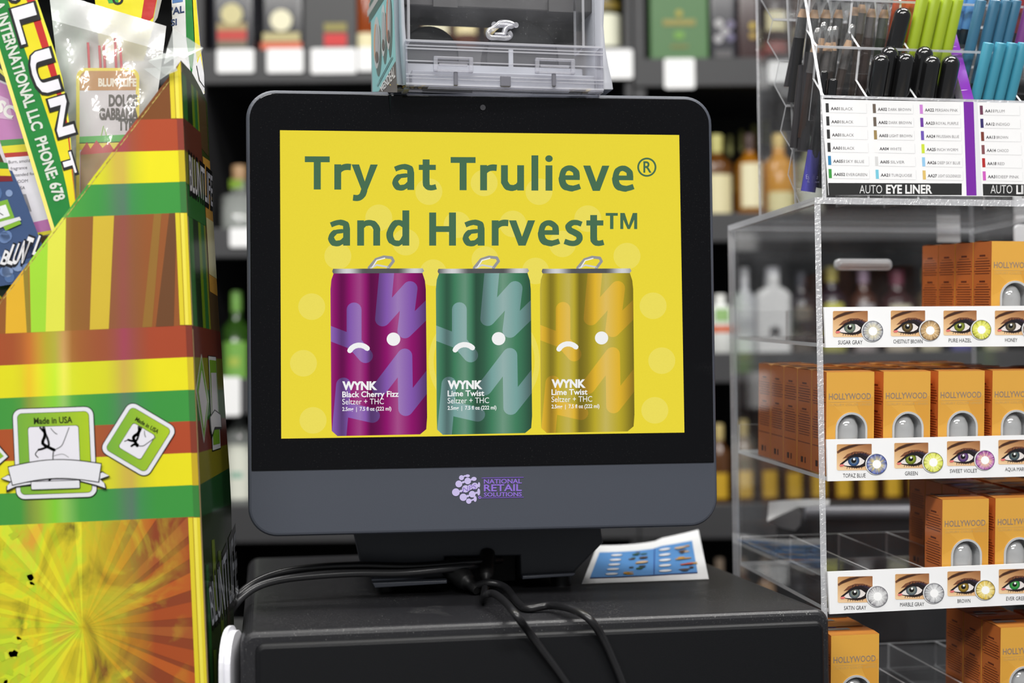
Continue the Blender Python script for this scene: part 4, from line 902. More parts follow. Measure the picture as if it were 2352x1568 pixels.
A.line([(-40, 570), (34, 660)], 5, (226, 214, 40), 2); A.line([(-60, 620), (18, 700)], 5, (226, 214, 40), 2); b.build('pouch', bag_print, t)
# packets standing behind
PK5 = [(212, -60), (386, -60), (352, 60), (330, 140), (230, 140), (220, 20)]
t, fr, b, A = pouch('incense_packet', 'yellow and red packet standing behind the clear zip bag', 'packet', PK5, .060, .02, col=(232, 220, 44))
A.poly([(340, -60), (372, -60), (352, 40), (330, 60), (322, 60)], (190, 48, 44), 1); A.poly([(372, -60), (386, -60), (362, 40), (350, 60)], (170, 168, 160), 1); A.poly([(225, -60), (270, -60), (272, 6), (250, 8)], (70, 170, 70), 1); A.text('O', 258, 10, 22, (40, 40, 40), 2, bold=.03)
b.build('pouch', bag_print, t)
PK6 = [(392, -60), (446, -60), (458, 90), (468, 170), (470, 215), (458, 222), (440, 180), (400, 180)]
t, fr, b, A = pouch('incense_packet', 'green, yellow and white packet at the right end of the foil carton', 'packet', PK6, .085, .0, thick=.006, col=(232, 232, 236))
A.poly([(424, -60), (440, -60), (448, 100), (440, 180), (428, 90)], BG, 1); A.poly([(438, -60), (446, -60), (458, 90), (468, 170), (470, 215), (458, 180), (446, 90)], BY, 1)
A.poly([(396, -20), (420, -24), (420, 4), (396, 8)], (90, 130, 190), 1); A.text("'AL", 394, 34, 15, (40, 60, 110), 2, slope=-.2, bold=.03); A.text('SI', 393, 60, 14, (40, 60, 110), 2, slope=-.2, bold=.03)
A.poly([(452, 150), (460, 128), (469, 172), (470, 212), (462, 196)], (228, 228, 234), 2); A.line([(452, 152), (458, 184), (469, 200)], 2, (40, 40, 44), 3)
b.build('pouch', bag_print, t)
# clear zip bag with a header card and incense sticks
ZB = [(118, -20), (170, -10), (300, 26), (374, 36), (384, 80), (376, 150), (352, 178), (330, 250), (230, 400), (180, 430), (160, 330), (140, 180)]
p = fl_.M @ fl_.pix(240, 430, .036); fr = Frame(p); t = thing('zip_bag', 'clear zip bag with printed card and red tipped incense sticks in the foil carton', 'bag', fr)
cd = MB(); A = Art(cd, lambda x, y: fr.pix(x, y, 0), (0, -1, 0))
A.poly(rrect(175, 320, 156, 470, 22, 6), (236, 214, 50), 0)
for p_ in (rrect(183, 312, 163, 470, 18, 6),): A.poly(p_, (214, 206, 210), 1)
A.poly(clip(rrect(183, 312, 163, 470, 18, 6), [(170, 150), (330, 150), (330, 207), (170, 208)]), (190, 132, 60), 2)
A.text('BLUNTLIFE', 226, 198, 17, (238, 226, 206), 3, width=88, bold=.05)
for s_, x, y in (('DOLCE', 250, 243), ('GABBANA', 228, 274), ('TYPE', 272, 298)):
    w_ = {'DOLCE': 66, 'GABBANA': 90, 'TYPE': 44}[s_]; A.text(s_, x, y, 24, (56, 44, 28), 3, width=w_, bold=.05)
A.poly([(183, 314), (312, 308), (312, 326), (183, 330)], (76, 178, 66), 3); A.poly([(183, 328), (312, 324), (312, 342), (183, 344)], (228, 208, 50), 3)
A.poly([(185, 350), (200, 326), (208, 342), (222, 322), (236, 340), (250, 326), (262, 344), (300, 340), (300, 470), (185, 470)], (196, 52, 54), 4); A.poly([(186, 356), (300, 346), (300, 470), (186, 470)], (164, 120, 60), 5)
A.line([(233, 312), (238, 290)], 2, (140, 190, 60), 4); A.line([(245, 312), (241, 296)], 2, (140, 190, 60), 4)
cd.build('header_card', print_m, t)
for k, (x0, y0) in enumerate([(202, 98), (228, 105), (238, 103), (264, 88), (276, 110)]):
    MB().tube([fr.pix(x0, y0, .002), fr.pix(x0 + 3, 158, .002), fr.pix(x0 + 8, 300, .004)], .0010, (196, 60, 70), n=6).build('incense_stick', print_m, t)
fb = MB(); rnd = random.Random(2)
def zp(u, v, yo):
    tp = mixq((112, -22), (382, 60), u); bt = mixq((168, 470), (330, 470), u); q = mixq(tp, bt, v)
    return fr.pix(q[0], q[1], yo - .006 * math.sin(math.pi * u) * min(1, v * 2) + .0022 * math.sin(u * 17 + v * 9) * math.sin(v * 21 + u * 4))
n = 16
fb.grid(lambda u, v: zp(u, v, -.004), 28, 36, mfun=lambda j: 1 if j < 5 else 0); fb.grid(lambda u, v: zp(u, v, .008), 28, 36, mfun=lambda j: 2)
fb.build('film', [film, film_band, film_back], t)
# loose film tab and clip at the corner
p = fl_.M @ fl_.pix(430, 165, -.004); fr = Frame(p)
b = MB(); hit = lambda x, y, d=0: fr.pix(x, y, d)
b.poly([hit(398, 66), hit(467, 110, .01), hit(442, 160, .006), hit(424, 132, 0), hit(408, 128, 0), hit(376, 148, -.002), hit(384, 110, 0)], (255, 255, 255), 0)
b.poly([hit(376, 122, -.001), hit(408, 128, -.001), hit(404, 160, -.001), hit(380, 172, -.001), hit(340, 140, -.004)], (255, 255, 255), 0)
b.poly([hit(330, 158, -.001), hit(402, 150, -.003), hit(408, 162, -.003), hit(384, 172, -.003), hit(366, 184, -.001)], (255, 255, 255), 0)
prop(b.build('film_tab', clear('loose_film', milk=.42, milkcol=(.86, .9, .87), rough=.2, f0=.08, bump=.4), None, fr), 'loose clear plastic tab taped over the top corner of foil carton', 'plastic tab')
# white lid between carton and drawer
_p = Frame((0, 0, 0)).pix(533, 1440, .985); fr = Frame((_p.x, .985, ZC)); hh = _p.z - ZC
b = MB(); b.prism(rrect(-.026, .030, 0, hh, .024, 8), -.0040, -.0012, axis='x'); b.prism(rrect(-.023, .027, .002, hh - .003, .022, 8), -.0012, .0030, axis='x')
prop(b.build('plastic_tub', M('white_plastic', (232, 232, 238), .35), None, fr), 'white plastic tub edge between foil carton and cash drawer', 'tub')

# ------------------------------------------------------------------ acrylic panels
def panel(mb, a, b_):
    """clear slab from corner a to b_: broad faces clear, cut edges milky"""
    d = [abs(b_[i] - a[i]) for i in range(3)]; k = d.index(min(d)); broad = {2: (0, 1), 1: (2, 3), 0: (4, 5)}[k]
    mb.box(a, b_, mfun=lambda f: 0 if f in broad else 1)
acr_thin = clear('acrylic_thin_edge', milk=.85, milkcol=(.96, .96, .98), rough=.2, f0=.2)
AC = [acr, acr_edge]; AT = [acr, acr_thin]

# ------------------------------------------------------------------ dispenser on top of the monitor
zt_ = Z1 + ZT
_p = Frame((0, 0, 0)).pix(1150, 210, 1.062)
fx = Frame((_p.x, 1.062, zt_), math.radians(11.5))
t = thing('countertop_dispenser', 'clear fronted grey dispenser with teal side standing on top of the monitor', 'dispenser', fx)
P = lambda x, y, d=0.0: fx.pix(x, y, d)
ZB = P(1150, 207).z; xl, xr = P(938, 150).x, P(1376, 150).x; ZTOP = P(1150, -110).z
m_grey = M('grey_dispenser_shell', (176, 178, 186), .35, var=.03); m_greyd = M('dark_dispenser_roof', (66, 64, 66), .5, var=.05); m_tray = M('pale_dispenser_tray', (200, 202, 208), .4, var=.03)
# right cheek and left rails, seen curving outward towards the base
def cheek(pts0, pts1, d0, d1, mat, name, thick=.0):
    b = MB(); n = len(pts0); A0 = [P(*p, d0) for p in pts0]; A1 = [P(*p, d0) for p in pts1]
    B0 = [Vector((p.x, d1, p.z)) for p in A0]; B1 = [Vector((p.x, d1, p.z)) for p in A1]
    for i in range(n - 1):
        b.mesh([A0[i], A0[i + 1], A1[i + 1], A1[i], B0[i], B0[i + 1], B1[i + 1], B1[i]], [(0, 1, 2, 3), (4, 7, 6, 5), (3, 2, 6, 7), (4, 5, 1, 0)], smooth=True)
    for A_, B_, i in ((A0, B0, 0), (A0, B0, n - 1)): b.poly([A0[i], A1[i], B1[i], B0[i]])
    return b.build(name, mat, t)
ys = [-110, 0, 60, 110, 150, 190, 205]
cheek([(1378, y) for y in ys], [(q, y) for q, y in zip([1388, 1388, 1386, 1390, 1397, 1406, 1408], ys)], .006, .088, m_grey, 'side_cheek')
cheek([(q, y) for q, y in zip([898, 898, 899, 902, 904, 907, 908], ys)], [(q, y) for q, y in zip([916, 916, 917, 919, 922, 925, 926], ys)], .004, .088, m_grey, 'side_cheek')
cheek([(q, y) for q, y in zip([918, 918, 919, 921, 924, 928, 929], ys)], [(q, y) for q, y in zip([928, 928, 930, 934, 937, 940, 941], ys)], -.002, .06, m_grey, 'front_rail')
# teal printed side wall
xs_ = P(903, 100, .004).x - .0025; hit = lambda x, y: fx.pixx(x, y, xs_)
b = MB(); A = Art(b, hit, (-1, 0, 0)); TEAL = (150, 208, 210); DG = (104, 122, 118)
yb = hit(852, 100).y; ya = hit(900, 100).y
b.box((xs_ + .0002, .004, ZB + .001), (xs_ + .002, yb, ZTOP), (150, 150, 156))
A.poly([(848, -110), (900, -110), (912, 204), (856, 212)], TEAL, 1)
A.poly([(848, 55), (882, 0), (900, -40), (880, -60), (848, 10)], (96, 122, 116), 2); A.poly([(845, 40), (870, 0), (866, -10), (845, 25)], (190, 190, 188), 3)
for cx, cy, rx, ry, c1, c2 in ((866, 98, 7.5, 60, (200, 205, 205), (228, 160, 90)), (881, 70, 5.5, 60, (205, 212, 212), (150, 200, 200)), (893, 45, 5, 70, (206, 204, 204), (216, 120, 80))):
    A.poly(circle(cx + 4, cy + 18, rx, 24, ry), DG, 2); A.poly(circle(cx, cy, rx, 24, ry), c1, 3); A.poly(circle(cx - 1.5, cy, rx * .55, 20, ry * .72), c2, 4); A.poly(circle(cx + .8, cy, rx * .55, 20, ry * .72), (184, 186, 188), 5)
    A.poly(circle(cx + 1, cy + ry * .55, rx * .5, 14, ry * .22), (120, 112, 108), 6)
A.poly([(870, 212), (910, 140), (914, 204), (914, 212)], (110, 106, 104), 4)
A.quadtext('MENDEAL', [(874, 200), (908, 150), (910, 176), (880, 210)], (232, 232, 232), 6, bold=.02)
A.line([(868, 196), (902, 132)], 3.5, (130, 170, 172), 3); A.line([(872, 186), (900, 134)], 2, (120, 160, 162), 3)
b.build('printed_side', print_m, t)
# inside: floor tray, roof, rolls
b = MB(); b.box((xl + .002, .012, ZB + .002), (xr + .004, .105, ZB + .0045)); zt2 = P(1150, 140, .05).z
b.box((xl + .004, .050, ZB + .003), (xr, .105, zt2 - .004), r=.001); b.box((xl + .004, .012, ZB + .003), (xr, .050, P(1150, 172, .02).z), r=.001); b.build('tray', m_tray, t)
b = MB(); b.box((xl, .03, P(1150, 44, .06).z), (xr + .003, .09, ZTOP), r=.001)
for x in (985, 1245): b.box((P(x, 20, .05).x, .026, P(1150, 40, .05).z), (P(x + 55, 20, .05).x, .03, P(1150, 12, .05).z))
b.build('roof', m_greyd, t)
m_roll = M('black_roll', (18, 18, 19), .5, var=.06)
for x0, x1, y0 in ((918, 1050, 66), (1112, 1278, 53)):
    c0 = P(x0, 180, .07).x; c1 = P(x1, 180, .07).x; r = (c1 - c0) / 2; zt3 = P((x0 + x1) / 2, y0, .07).z
    b = MB(); b.prism([((c0 + c1) / 2 + r * math.cos(a), zt3 - r + r * math.sin(a)) for a in [math.pi * i / 20 for i in range(21)]] + [(c0, zt2 - .002), (c1, zt2 - .002)], .060, .085, bev=.002); b.build('roll', m_roll, t)
b = MB(); b.box((P(1170, 150, .05).x, .052, zt2 - .005), (P(1180, 150, .05).x, .054, P(1170, 112, .05).z)); b.build('divider', m_tray, t)
# clear window and clear bin at its foot
b = MB(); zw = P(1150, 100, 0).z; panel(b, (xl + .002, .004, zw), (xr - .002, .006, ZTOP)); panel(b, (xl, .004, zw), (xl + .002, .035, ZTOP)); panel(b, (xr - .012, .004, zw), (xr - .010, .03, ZTOP)); b.build('window', [acr, acr_rib], t)
b = MB(); za, zb_ = P(1150, 206, -.006).z, P(1150, 101, -.006).z
panel(b, (xl - .003, -.008, za), (xr + .001, -.0065, zb_)); panel(b, (xl - .003, -.0065, za), (xl - .0015, .01, zb_)); panel(b, (xr - .0005, -.0065, za), (xr + .001, .01, zb_)); panel(b, (xl - .003, -.0065, za), (xr + .001, .012, za + .0015))
for y, h in ((101, .0016), (112, .0008), (119, .0010), (147, .0010), (178, .0008), (186, .0006), (199, .0014)):
    z = P(1150, y, -.008).z; b.mesh([(xl - .003, -.0092, z - h / 2), (xr + .001, -.0092, z - h / 2), (xr + .001, -.0082, z - h / 2), (xl - .003, -.0082, z - h / 2), (xl - .003, -.0092, z + h / 2), (xr + .001, -.0092, z + h / 2), (xr + .001, -.0082, z + h / 2), (xl - .003, -.0082, z + h / 2)],
        [(0, 3, 2, 1), (4, 5, 6, 7), (0, 1, 5, 4), (1, 2, 6, 5), (3, 0, 4, 7)], m=1)
b.build('clear_bin', [acr_soft, acr_rib], t)
for x0, x1, y0, y1 in ((995, 1085, 134, 166), (1228, 1318, 138, 170)):
    b = MB(); a, c = P(x0, y1, -.009), P(x1, y0, -.009)
    b.box((a.x, -.013, a.z), (c.x, -.0093, a.z + .0016), r=.0005); b.box((a.x, -.013, c.z - .0016), (c.x, -.0093, c.z), r=.0005); b.box((a.x, -.013, a.z), (a.x + .003, -.0093, c.z), r=.0005); b.box((c.x - .003, -.013, a.z), (c.x, -.0093, c.z), r=.0005)
    b.box((a.x + .004, -.0115, (a.z + c.z) / 2 - .001), (c.x - .004, -.0093, (a.z + c.z) / 2 + .001), r=.0004); b.build('hinge_clip', acr_clip, t)
for x, y0, y1, w_ in ((1046, 166, 198, 9), (1160, 176, 200, 24), (1271, 170, 200, 9)):
    a, c = P(x - w_ / 2, y1, -.009), P(x + w_ / 2, y0, -.009); MB().box((a.x, -.012, a.z), (c.x, -.0093, c.z), r=.0008).build('latch_tab', M('smoky_tab', (112, 112, 120), .2), t)
b = MB(); q = lambda pts: [(lambda v: (v.x, v.z))(P(1119 + (x - 1090) / 3.675, 44 + (y - 160) / 3.675, 0.002)) for x, y in pts]
def rope(pts, r): b.tube([Vector((p[0], .001, p[1])) for p in q(pts)], r, n=8)
rope([(1110, 250), (1095, 285), (1115, 315), (1180, 318), (1250, 322), (1285, 300), (1270, 270)], .0020); rope([(1105, 255), (1140, 240), (1180, 215), (1250, 215), (1300, 225)], .0020); rope([(1180, 215), (1200, 195), (1270, 195), (1305, 215), (1250, 235), (1225, 300)], .0022); rope([(1150, 295), (1220, 292)], .0018)
for x, y in ((1148, 208), (1330, 212)): b.lathe([(.0012, 0), (.0022, .0005), (.0022, .001)], org=Vector((q([(x, y)])[0][0], .002, q([(x, y)])[0][1])), ax=(0, -1, 0), n=14)
b.build('moulded_latch', acr_clip, t)
b = MB(); b.box((xl + .012, .012, 0), (xl + .05, .06, ZB + .002)); b.box((xr - .05, .012, 0), (xr - .012, .06, ZB + .002)); b.box((xl + .05, .03, 0.0), (xr - .05, .06, ZB + .002)); b.build('base_block', M('black_base', (20, 20, 22), .5), t)
b = MB(); g = random.Random(8)
for x0, x1, y0, y1, yy in ((898, 980, 200, 212, 0), (1310, 1350, 202, 213, 0)):
    for k in range(9 if x0 < 1000 else 4):
        x = x0 + (x1 - x0) * k / (9 if x0 < 1000 else 4); a = P(x, y1 + g.uniform(-2, 0), -.004); c = P(x + 14, y0 + g.uniform(-2, 3), -.004)
        z0 = max(.0003, a.z); b.mesh([(a.x, -.004, z0), (c.x, -.006, z0 + .0004), (c.x + .001, -.004 + g.uniform(-.002, .002), max(z0 + .001, c.z)), (a.x - .001, -.003, max(z0 + .001, c.z - .001)), (a.x, .004, z0), (c.x, .004, z0)], [(0, 1, 2, 3), (0, 4, 5, 1)], g.choice([(206, 176, 60), (60, 48, 24), (190, 170, 110), (40, 36, 28)]))
b.build('foil_tape', gloss_print, t, label='crumpled gold and black tape under the base')

# ------------------------------------------------------------------ acrylic lens case on the right
_p = Frame((0, 0, 0)).pix(1886, 1390, 1.079)
fc = Frame((_p.x, _p.y, ZC), math.radians(10.8))
CTOP = fc.pix(1868, 453, 0).z; CD = 0.196; CW = 0.2345; TH = .0050
case = thing('acrylic_case', 'clear acrylic lens display case of stepped shelves on the right of cash drawer', 'display case', fc)
b = MB(); panel(b, (0, 0, 0), (TH, CD, CTOP - TH)); b.build('side_panel', AC, case)
b = MB(); panel(b, (CW, 0, 0), (CW + TH, CD, CTOP - TH)); b.build('side_panel', AC, case)
b = MB(); panel(b, (0, -.001, CTOP - TH), (CW + TH, CD, CTOP)); b.build('top_panel', AC, case)
b = MB(); panel(b, (TH, CD - TH, .001), (CW, CD, CTOP - TH)); b.build('back_panel', AC, case)
b = MB(); panel(b, (TH, .002, .001), (CW, CD - TH, TH)); b.build('base_panel', AC, case)
zl = [fc.pix(1897, 794, -.003).z + .002, fc.pix(1900, 1101, -.003).z + .002, fc.pix(1903, 1404, -.003).z + .002]; zl.append(zl[2] - (zl[0] - zl[2]) / 2)
PITCH_X = (CW - TH) / 5; CBW, CBD, CBH = .0388, .0280, .0785
SLOPE = 0.062                                    # the shelves fall a little towards the front
for k, z in enumerate(zl):
    b = MB(); panel(b, (TH, .001, -.003), (CW, CD - TH, 0)); panel(b, (TH, CD - TH - .0025, 0), (CW, CD - TH - .0003, .0225))
    tr = b.build('shelf_tray', AT, case); tr.location = (0, 0, z); tr.rotation_euler = (SLOPE, 0, 0)
    for c in range(1, 5):
        b = MB(); x = TH + c * PITCH_X; panel(b, (x - .001, .003, 0), (x + .001, CD - TH - .0025, .0225)); b.build('divider', AT, tr)
# printed strips along the front of the shelves
SKIN = ((206, 156, 100), (150, 96, 58), (236, 190, 140), (248, 214, 170))
def eye(A, x0, y0, s_, iris, ring_, core, name, slope, nx=0, tw=70):
    m = lambda x, y: (x0 + x * 80 * s_, y0 + y * 60 * s_ + slope * x * 80 * s_)
    n = 8; rr = [m(*p) for p in rrect(0, 1, 0, 1, (.04, .02, .10, .06), 4)]
    xs = (x0, x0 + 80 * s_)
    for j in range(n):
        for i in range(n):
            def cc(u, v): return mixc(mixc(SKIN[0], SKIN[1], u), mixc(SKIN[3], SKIN[2], u), v)
            q = [(i / n, j / n), ((i + 1) / n, j / n), ((i + 1) / n, (j + 1) / n), (i / n, (j + 1) / n)]
            pl = clip([m(*p) for p in q], rr)
            if len(pl) > 2: A.poly(pl, [cc((p[0] - x0) / (80 * s_), (p[1] - y0 - slope * (p[0] - x0)) / (60 * s_)) for p in pl], 2)
    B = lambda pts, c, L: A.poly([m(*p) for p in pts], c, L)
    B([(.0, .28), (.12, .16), (.34, .04), (.60, .0), (.90, .0), (.62, .07), (.36, .17), (.14, .27), (.02, .36)], (112, 72, 46), 3); B([(.04, .27), (.16, .16), (.36, .06), (.55, .02), (.62, .04), (.36, .14), (.14, .25)], (66, 40, 26), 4)
    B([(.16, .56), (.30, .38), (.5, .28), (.72, .28), (.98, .40), (1, .55), (.6, .4), (.3, .52)], (120, 74, 50), 3); B([(.6, .34), (.8, .36), (1, .48), (1, .78), (.85, .70), (.7, .5)], (52, 40, 58), 4)
    B([(.08, .76), (.22, .62), (.36, .46), (.52, .37), (.70, .38), (.86, .48), (1, .58), (1, .72), (.88, .80), (.74, .88), (.56, .92), (.34, .88), (.2, .83)], (34, 24, 26), 5)
    B([(.14, .80), (.26, .66), (.38, .53), (.52, .47), (.66, .50), (.80, .64), (.76, .74), (.66, .81), (.50, .84), (.32, .83)], (236, 228, 224), 6)
    B([(.06, .80), (.14, .76), (.22, .78), (.18, .85), (.10, .86)], (226, 120, 116), 7)
    ic = (.48, .63); IR = lambda r: [(ic[0] + r * math.cos(a * math.pi / 12), ic[1] + r * 1.33 * math.sin(a * math.pi / 12)) for a in range(24)]
    B(IR(.165), mixc(iris, (20, 20, 20), .6), 7); B(IR(.148), iris, 8); B(IR(.10), mixc(iris, (230, 220, 160), .25), 9); B(IR(.072), (16, 14, 14), 10); B([(p[0] * .3 + .345, p[1] * .3 + .39) for p in IR(.11)], (250, 250, 250), 11)
    B([(.20, .64), (.34, .47), (.50, .39), (.70, .40), (.90, .54), (.84, .66), (.68, .51), (.52, .485), (.38, .54), (.26, .66)], (30, 22, 26), 12)
    for k in range(7): u = .3 + k * .07; A.line([m(u, .86), m(u - .012, .94)], 1.1 * s_, (60, 40, 34), 6)
    for k in range(6): u = .42 + k * .08; A.line([m(u, .40), m(u + .02, .33)], 1.2 * s_, (30, 22, 24), 6)
    cx, cy = m(1.14, .78); R = 23.5 * s_
    A.poly(circle(cx - 1.5 * s_, cy - .5 * s_, R * 1.06, 36), (222, 222, 222), 13); A.poly(circle(cx, cy, R, 36), mixc(ring_, (40, 40, 50), .55), 14)
    g = random.Random(hash(name) % 97 if False else len(name) * 7 + int(x0) % 50); NS = 48
    for k in range(NS):
        a0, a1 = 2 * math.pi * k / NS, 2 * math.pi * (k + 1) / NS
        c1 = mixc(ring_, (255, 255, 255), g.uniform(0, .55)) if g.random() < .7 else mixc(ring_, (60, 50, 60), .35); c0 = mixc(ring_, core, g.uniform(.4, 1))
        p = lambda a, r: (cx + r * math.cos(a), cy + r * math.sin(a))
        A.mb.poly([A.pt(p(a0, R * .94), 15), A.pt(p(a1, R * .94), 15), A.pt(p(a1, R * .5), 15), A.pt(p(a0, R * .5), 15)], [c1, c1, c0, c0], A.m)
        A.mb.poly([A.pt(p(a0, R * .5), 15), A.pt(p(a1, R * .5), 15), A.pt((cx, cy), 15)], [c0, c0, (255, 255, 255)], A.m)
    A.poly(circle(cx, cy, R * .42, 24), (255, 255, 255), 16)
    A.text(name, x0 + 40 * s_ + nx, y0 + 76.5 * s_ + slope * 40, 9 * s_, (66, 64, 66), 3, width=tw * s_, slope=slope, anchor='c', res=2)
m_strip = M('white_strip_card', None, .35, var=.01, coat=.1)
def strip(c00, c10, c11, c01, eyes, label):
    b = MB(); A = Art(b, lambda x, y: fc.pix(x, y, -.0035), (0, -1, 0), step=.00004)
    e = lambda p, q: (p[0] + (q[0] - p[0]) * 1.36, p[1] + (q[1] - p[1]) * 1.36)
    Q = [c00, e(c00, c10), e(c01, c11), c01]
    b.mesh([fc.pix(*p, -.0034) for p in Q] + [fc.pix(*p, -.0034) + Vector((0, .0022, 0)) for p in Q], [(0, 1, 2, 3), (7, 6, 5, 4), (0, 4, 5, 1), (1, 5, 6, 2), (2, 6, 7, 3), (3, 7, 4, 0)], (246, 246, 247))
    for k in eyes: eye(A, *k)
    b.build('label_strip', m_strip, case, label=label)
s1 = -.0065
strip((1893, 705), (2352, 702), (2352, 795), (1897, 798), [(1913, 714, 1.0, (110, 124, 112), (150, 154, 164), (236, 226, 190), 'SUGAR GRAY', -.004, 0, 56), (2046, 713, .985, (84, 66, 34), (150, 110, 60), (250, 220, 170), 'CHESTNUT BROWN', -.003, 0, 68),
      (2167, 713, .95, (120, 130, 40), (206, 206, 40), (250, 250, 160), 'PURE HAZEL', -.003, 0, 55), (2285, 713, .94, (84, 74, 58), (170, 140, 120), (240, 230, 210), 'HONEY', -.003, 0, 30), (2404, 713, .93, (90, 90, 100), (150, 150, 160), (240, 240, 240), 'SILVER', 0, 0, 30)], 'white strip of four eye pictures, upper shelf')
strip((1899, 1009), (2352, 999), (2352, 1094), (1901, 1105), [(1922, 1020, 1.0, (52, 84, 130), (72, 96, 190), (240, 220, 140), 'TOPAZ BLUE', -.012, 0, 52), (2054, 1017, .975, (116, 132, 30), (214, 220, 50), (252, 252, 180), 'GREEN', -.012, 0, 30),
      (2175, 1013, .95, (92, 60, 120), (166, 60, 170), (248, 220, 170), 'SWEET VIOLET', -.012, 0, 66), (2293, 1010, .94, (68, 84, 92), (90, 140, 150), (230, 240, 240), 'AQUA MARINE', -.012, 6, 60), (2412, 1007, .93, (90, 90, 100), (150, 150, 160), (240, 240, 240), 'OCEAN', 0, 0, 30)], 'white strip of four eye pictures, middle shelf')
strip((1901, 1313), (2352, 1294), (2352, 1388), (1906, 1410), [(1924, 1324, 1.0, (96, 108, 112), (176, 176, 178), (244, 244, 244), 'SATIN GRAY', -.018, 0, 51), (2056, 1318, .975, (100, 112, 118), (150, 152, 156), (246, 246, 246), 'MARBLE GRAY', -.020, 0, 57),
      (2176, 1312, .95, (140, 110, 30), (222, 184, 50), (252, 244, 200), 'BROWN', -.022, 0, 31), (2294, 1307, .94, (40, 140, 60), (60, 170, 80), (220, 240, 200), 'EVER GREEN', -.022, 4, 52), (2412, 1302, .93, (90, 90, 100), (150, 150, 160), (240, 240, 240), 'ONYX', 0, 0, 30)], 'white strip of four eye pictures, lower shelf')
# door handle and price sticker on the back panel
a, c = fc.pix(1910, 622, CD), fc.pix(2038, 597, CD)
b = MB(); b.prism(rrect(a.x, c.x, a.z, c.z, .0042, 6), CD - TH - .006, CD - TH, bev=.002); b.prism(rrect(a.x + .003, c.x - .003, a.z + .003, c.z - .003, .0015, 4), CD - TH - .008, CD - TH - .0055, bev=.001); b.build('door_handle', clear('door_handle_plastic', milk=.7, milkcol=(.95, .95, .97), f0=.2, rough=.15), case, label='clear ribbed door handle')
a, c = fc.pix(2153, 556, CD), fc.pix(2205, 495, CD)
b = MB(); b.box((a.x, CD + .0002, a.z), (c.x, CD + .0005, c.z), (252, 252, 253)); b.build('price_sticker', print_m, case, label='white price sticker on the back')
for y0, y1 in ((440, 506), (516, 562)):
    a, c = fc.pix(2332, y1, .16), fc.pix(2380, y0, .16); b = MB(); b.prism(rrect(a.x, c.x, a.z, c.z, .004, 5), .160, .163, bev=.0008)
    prop(b.build('plastic_tag', M('white_tag', (246, 246, 248), .4), None, fc), ['upper white plastic tag at the right end inside the acrylic case', 'lower white plastic tag above the upper lens boxes'][y0 > 500], 'tag')

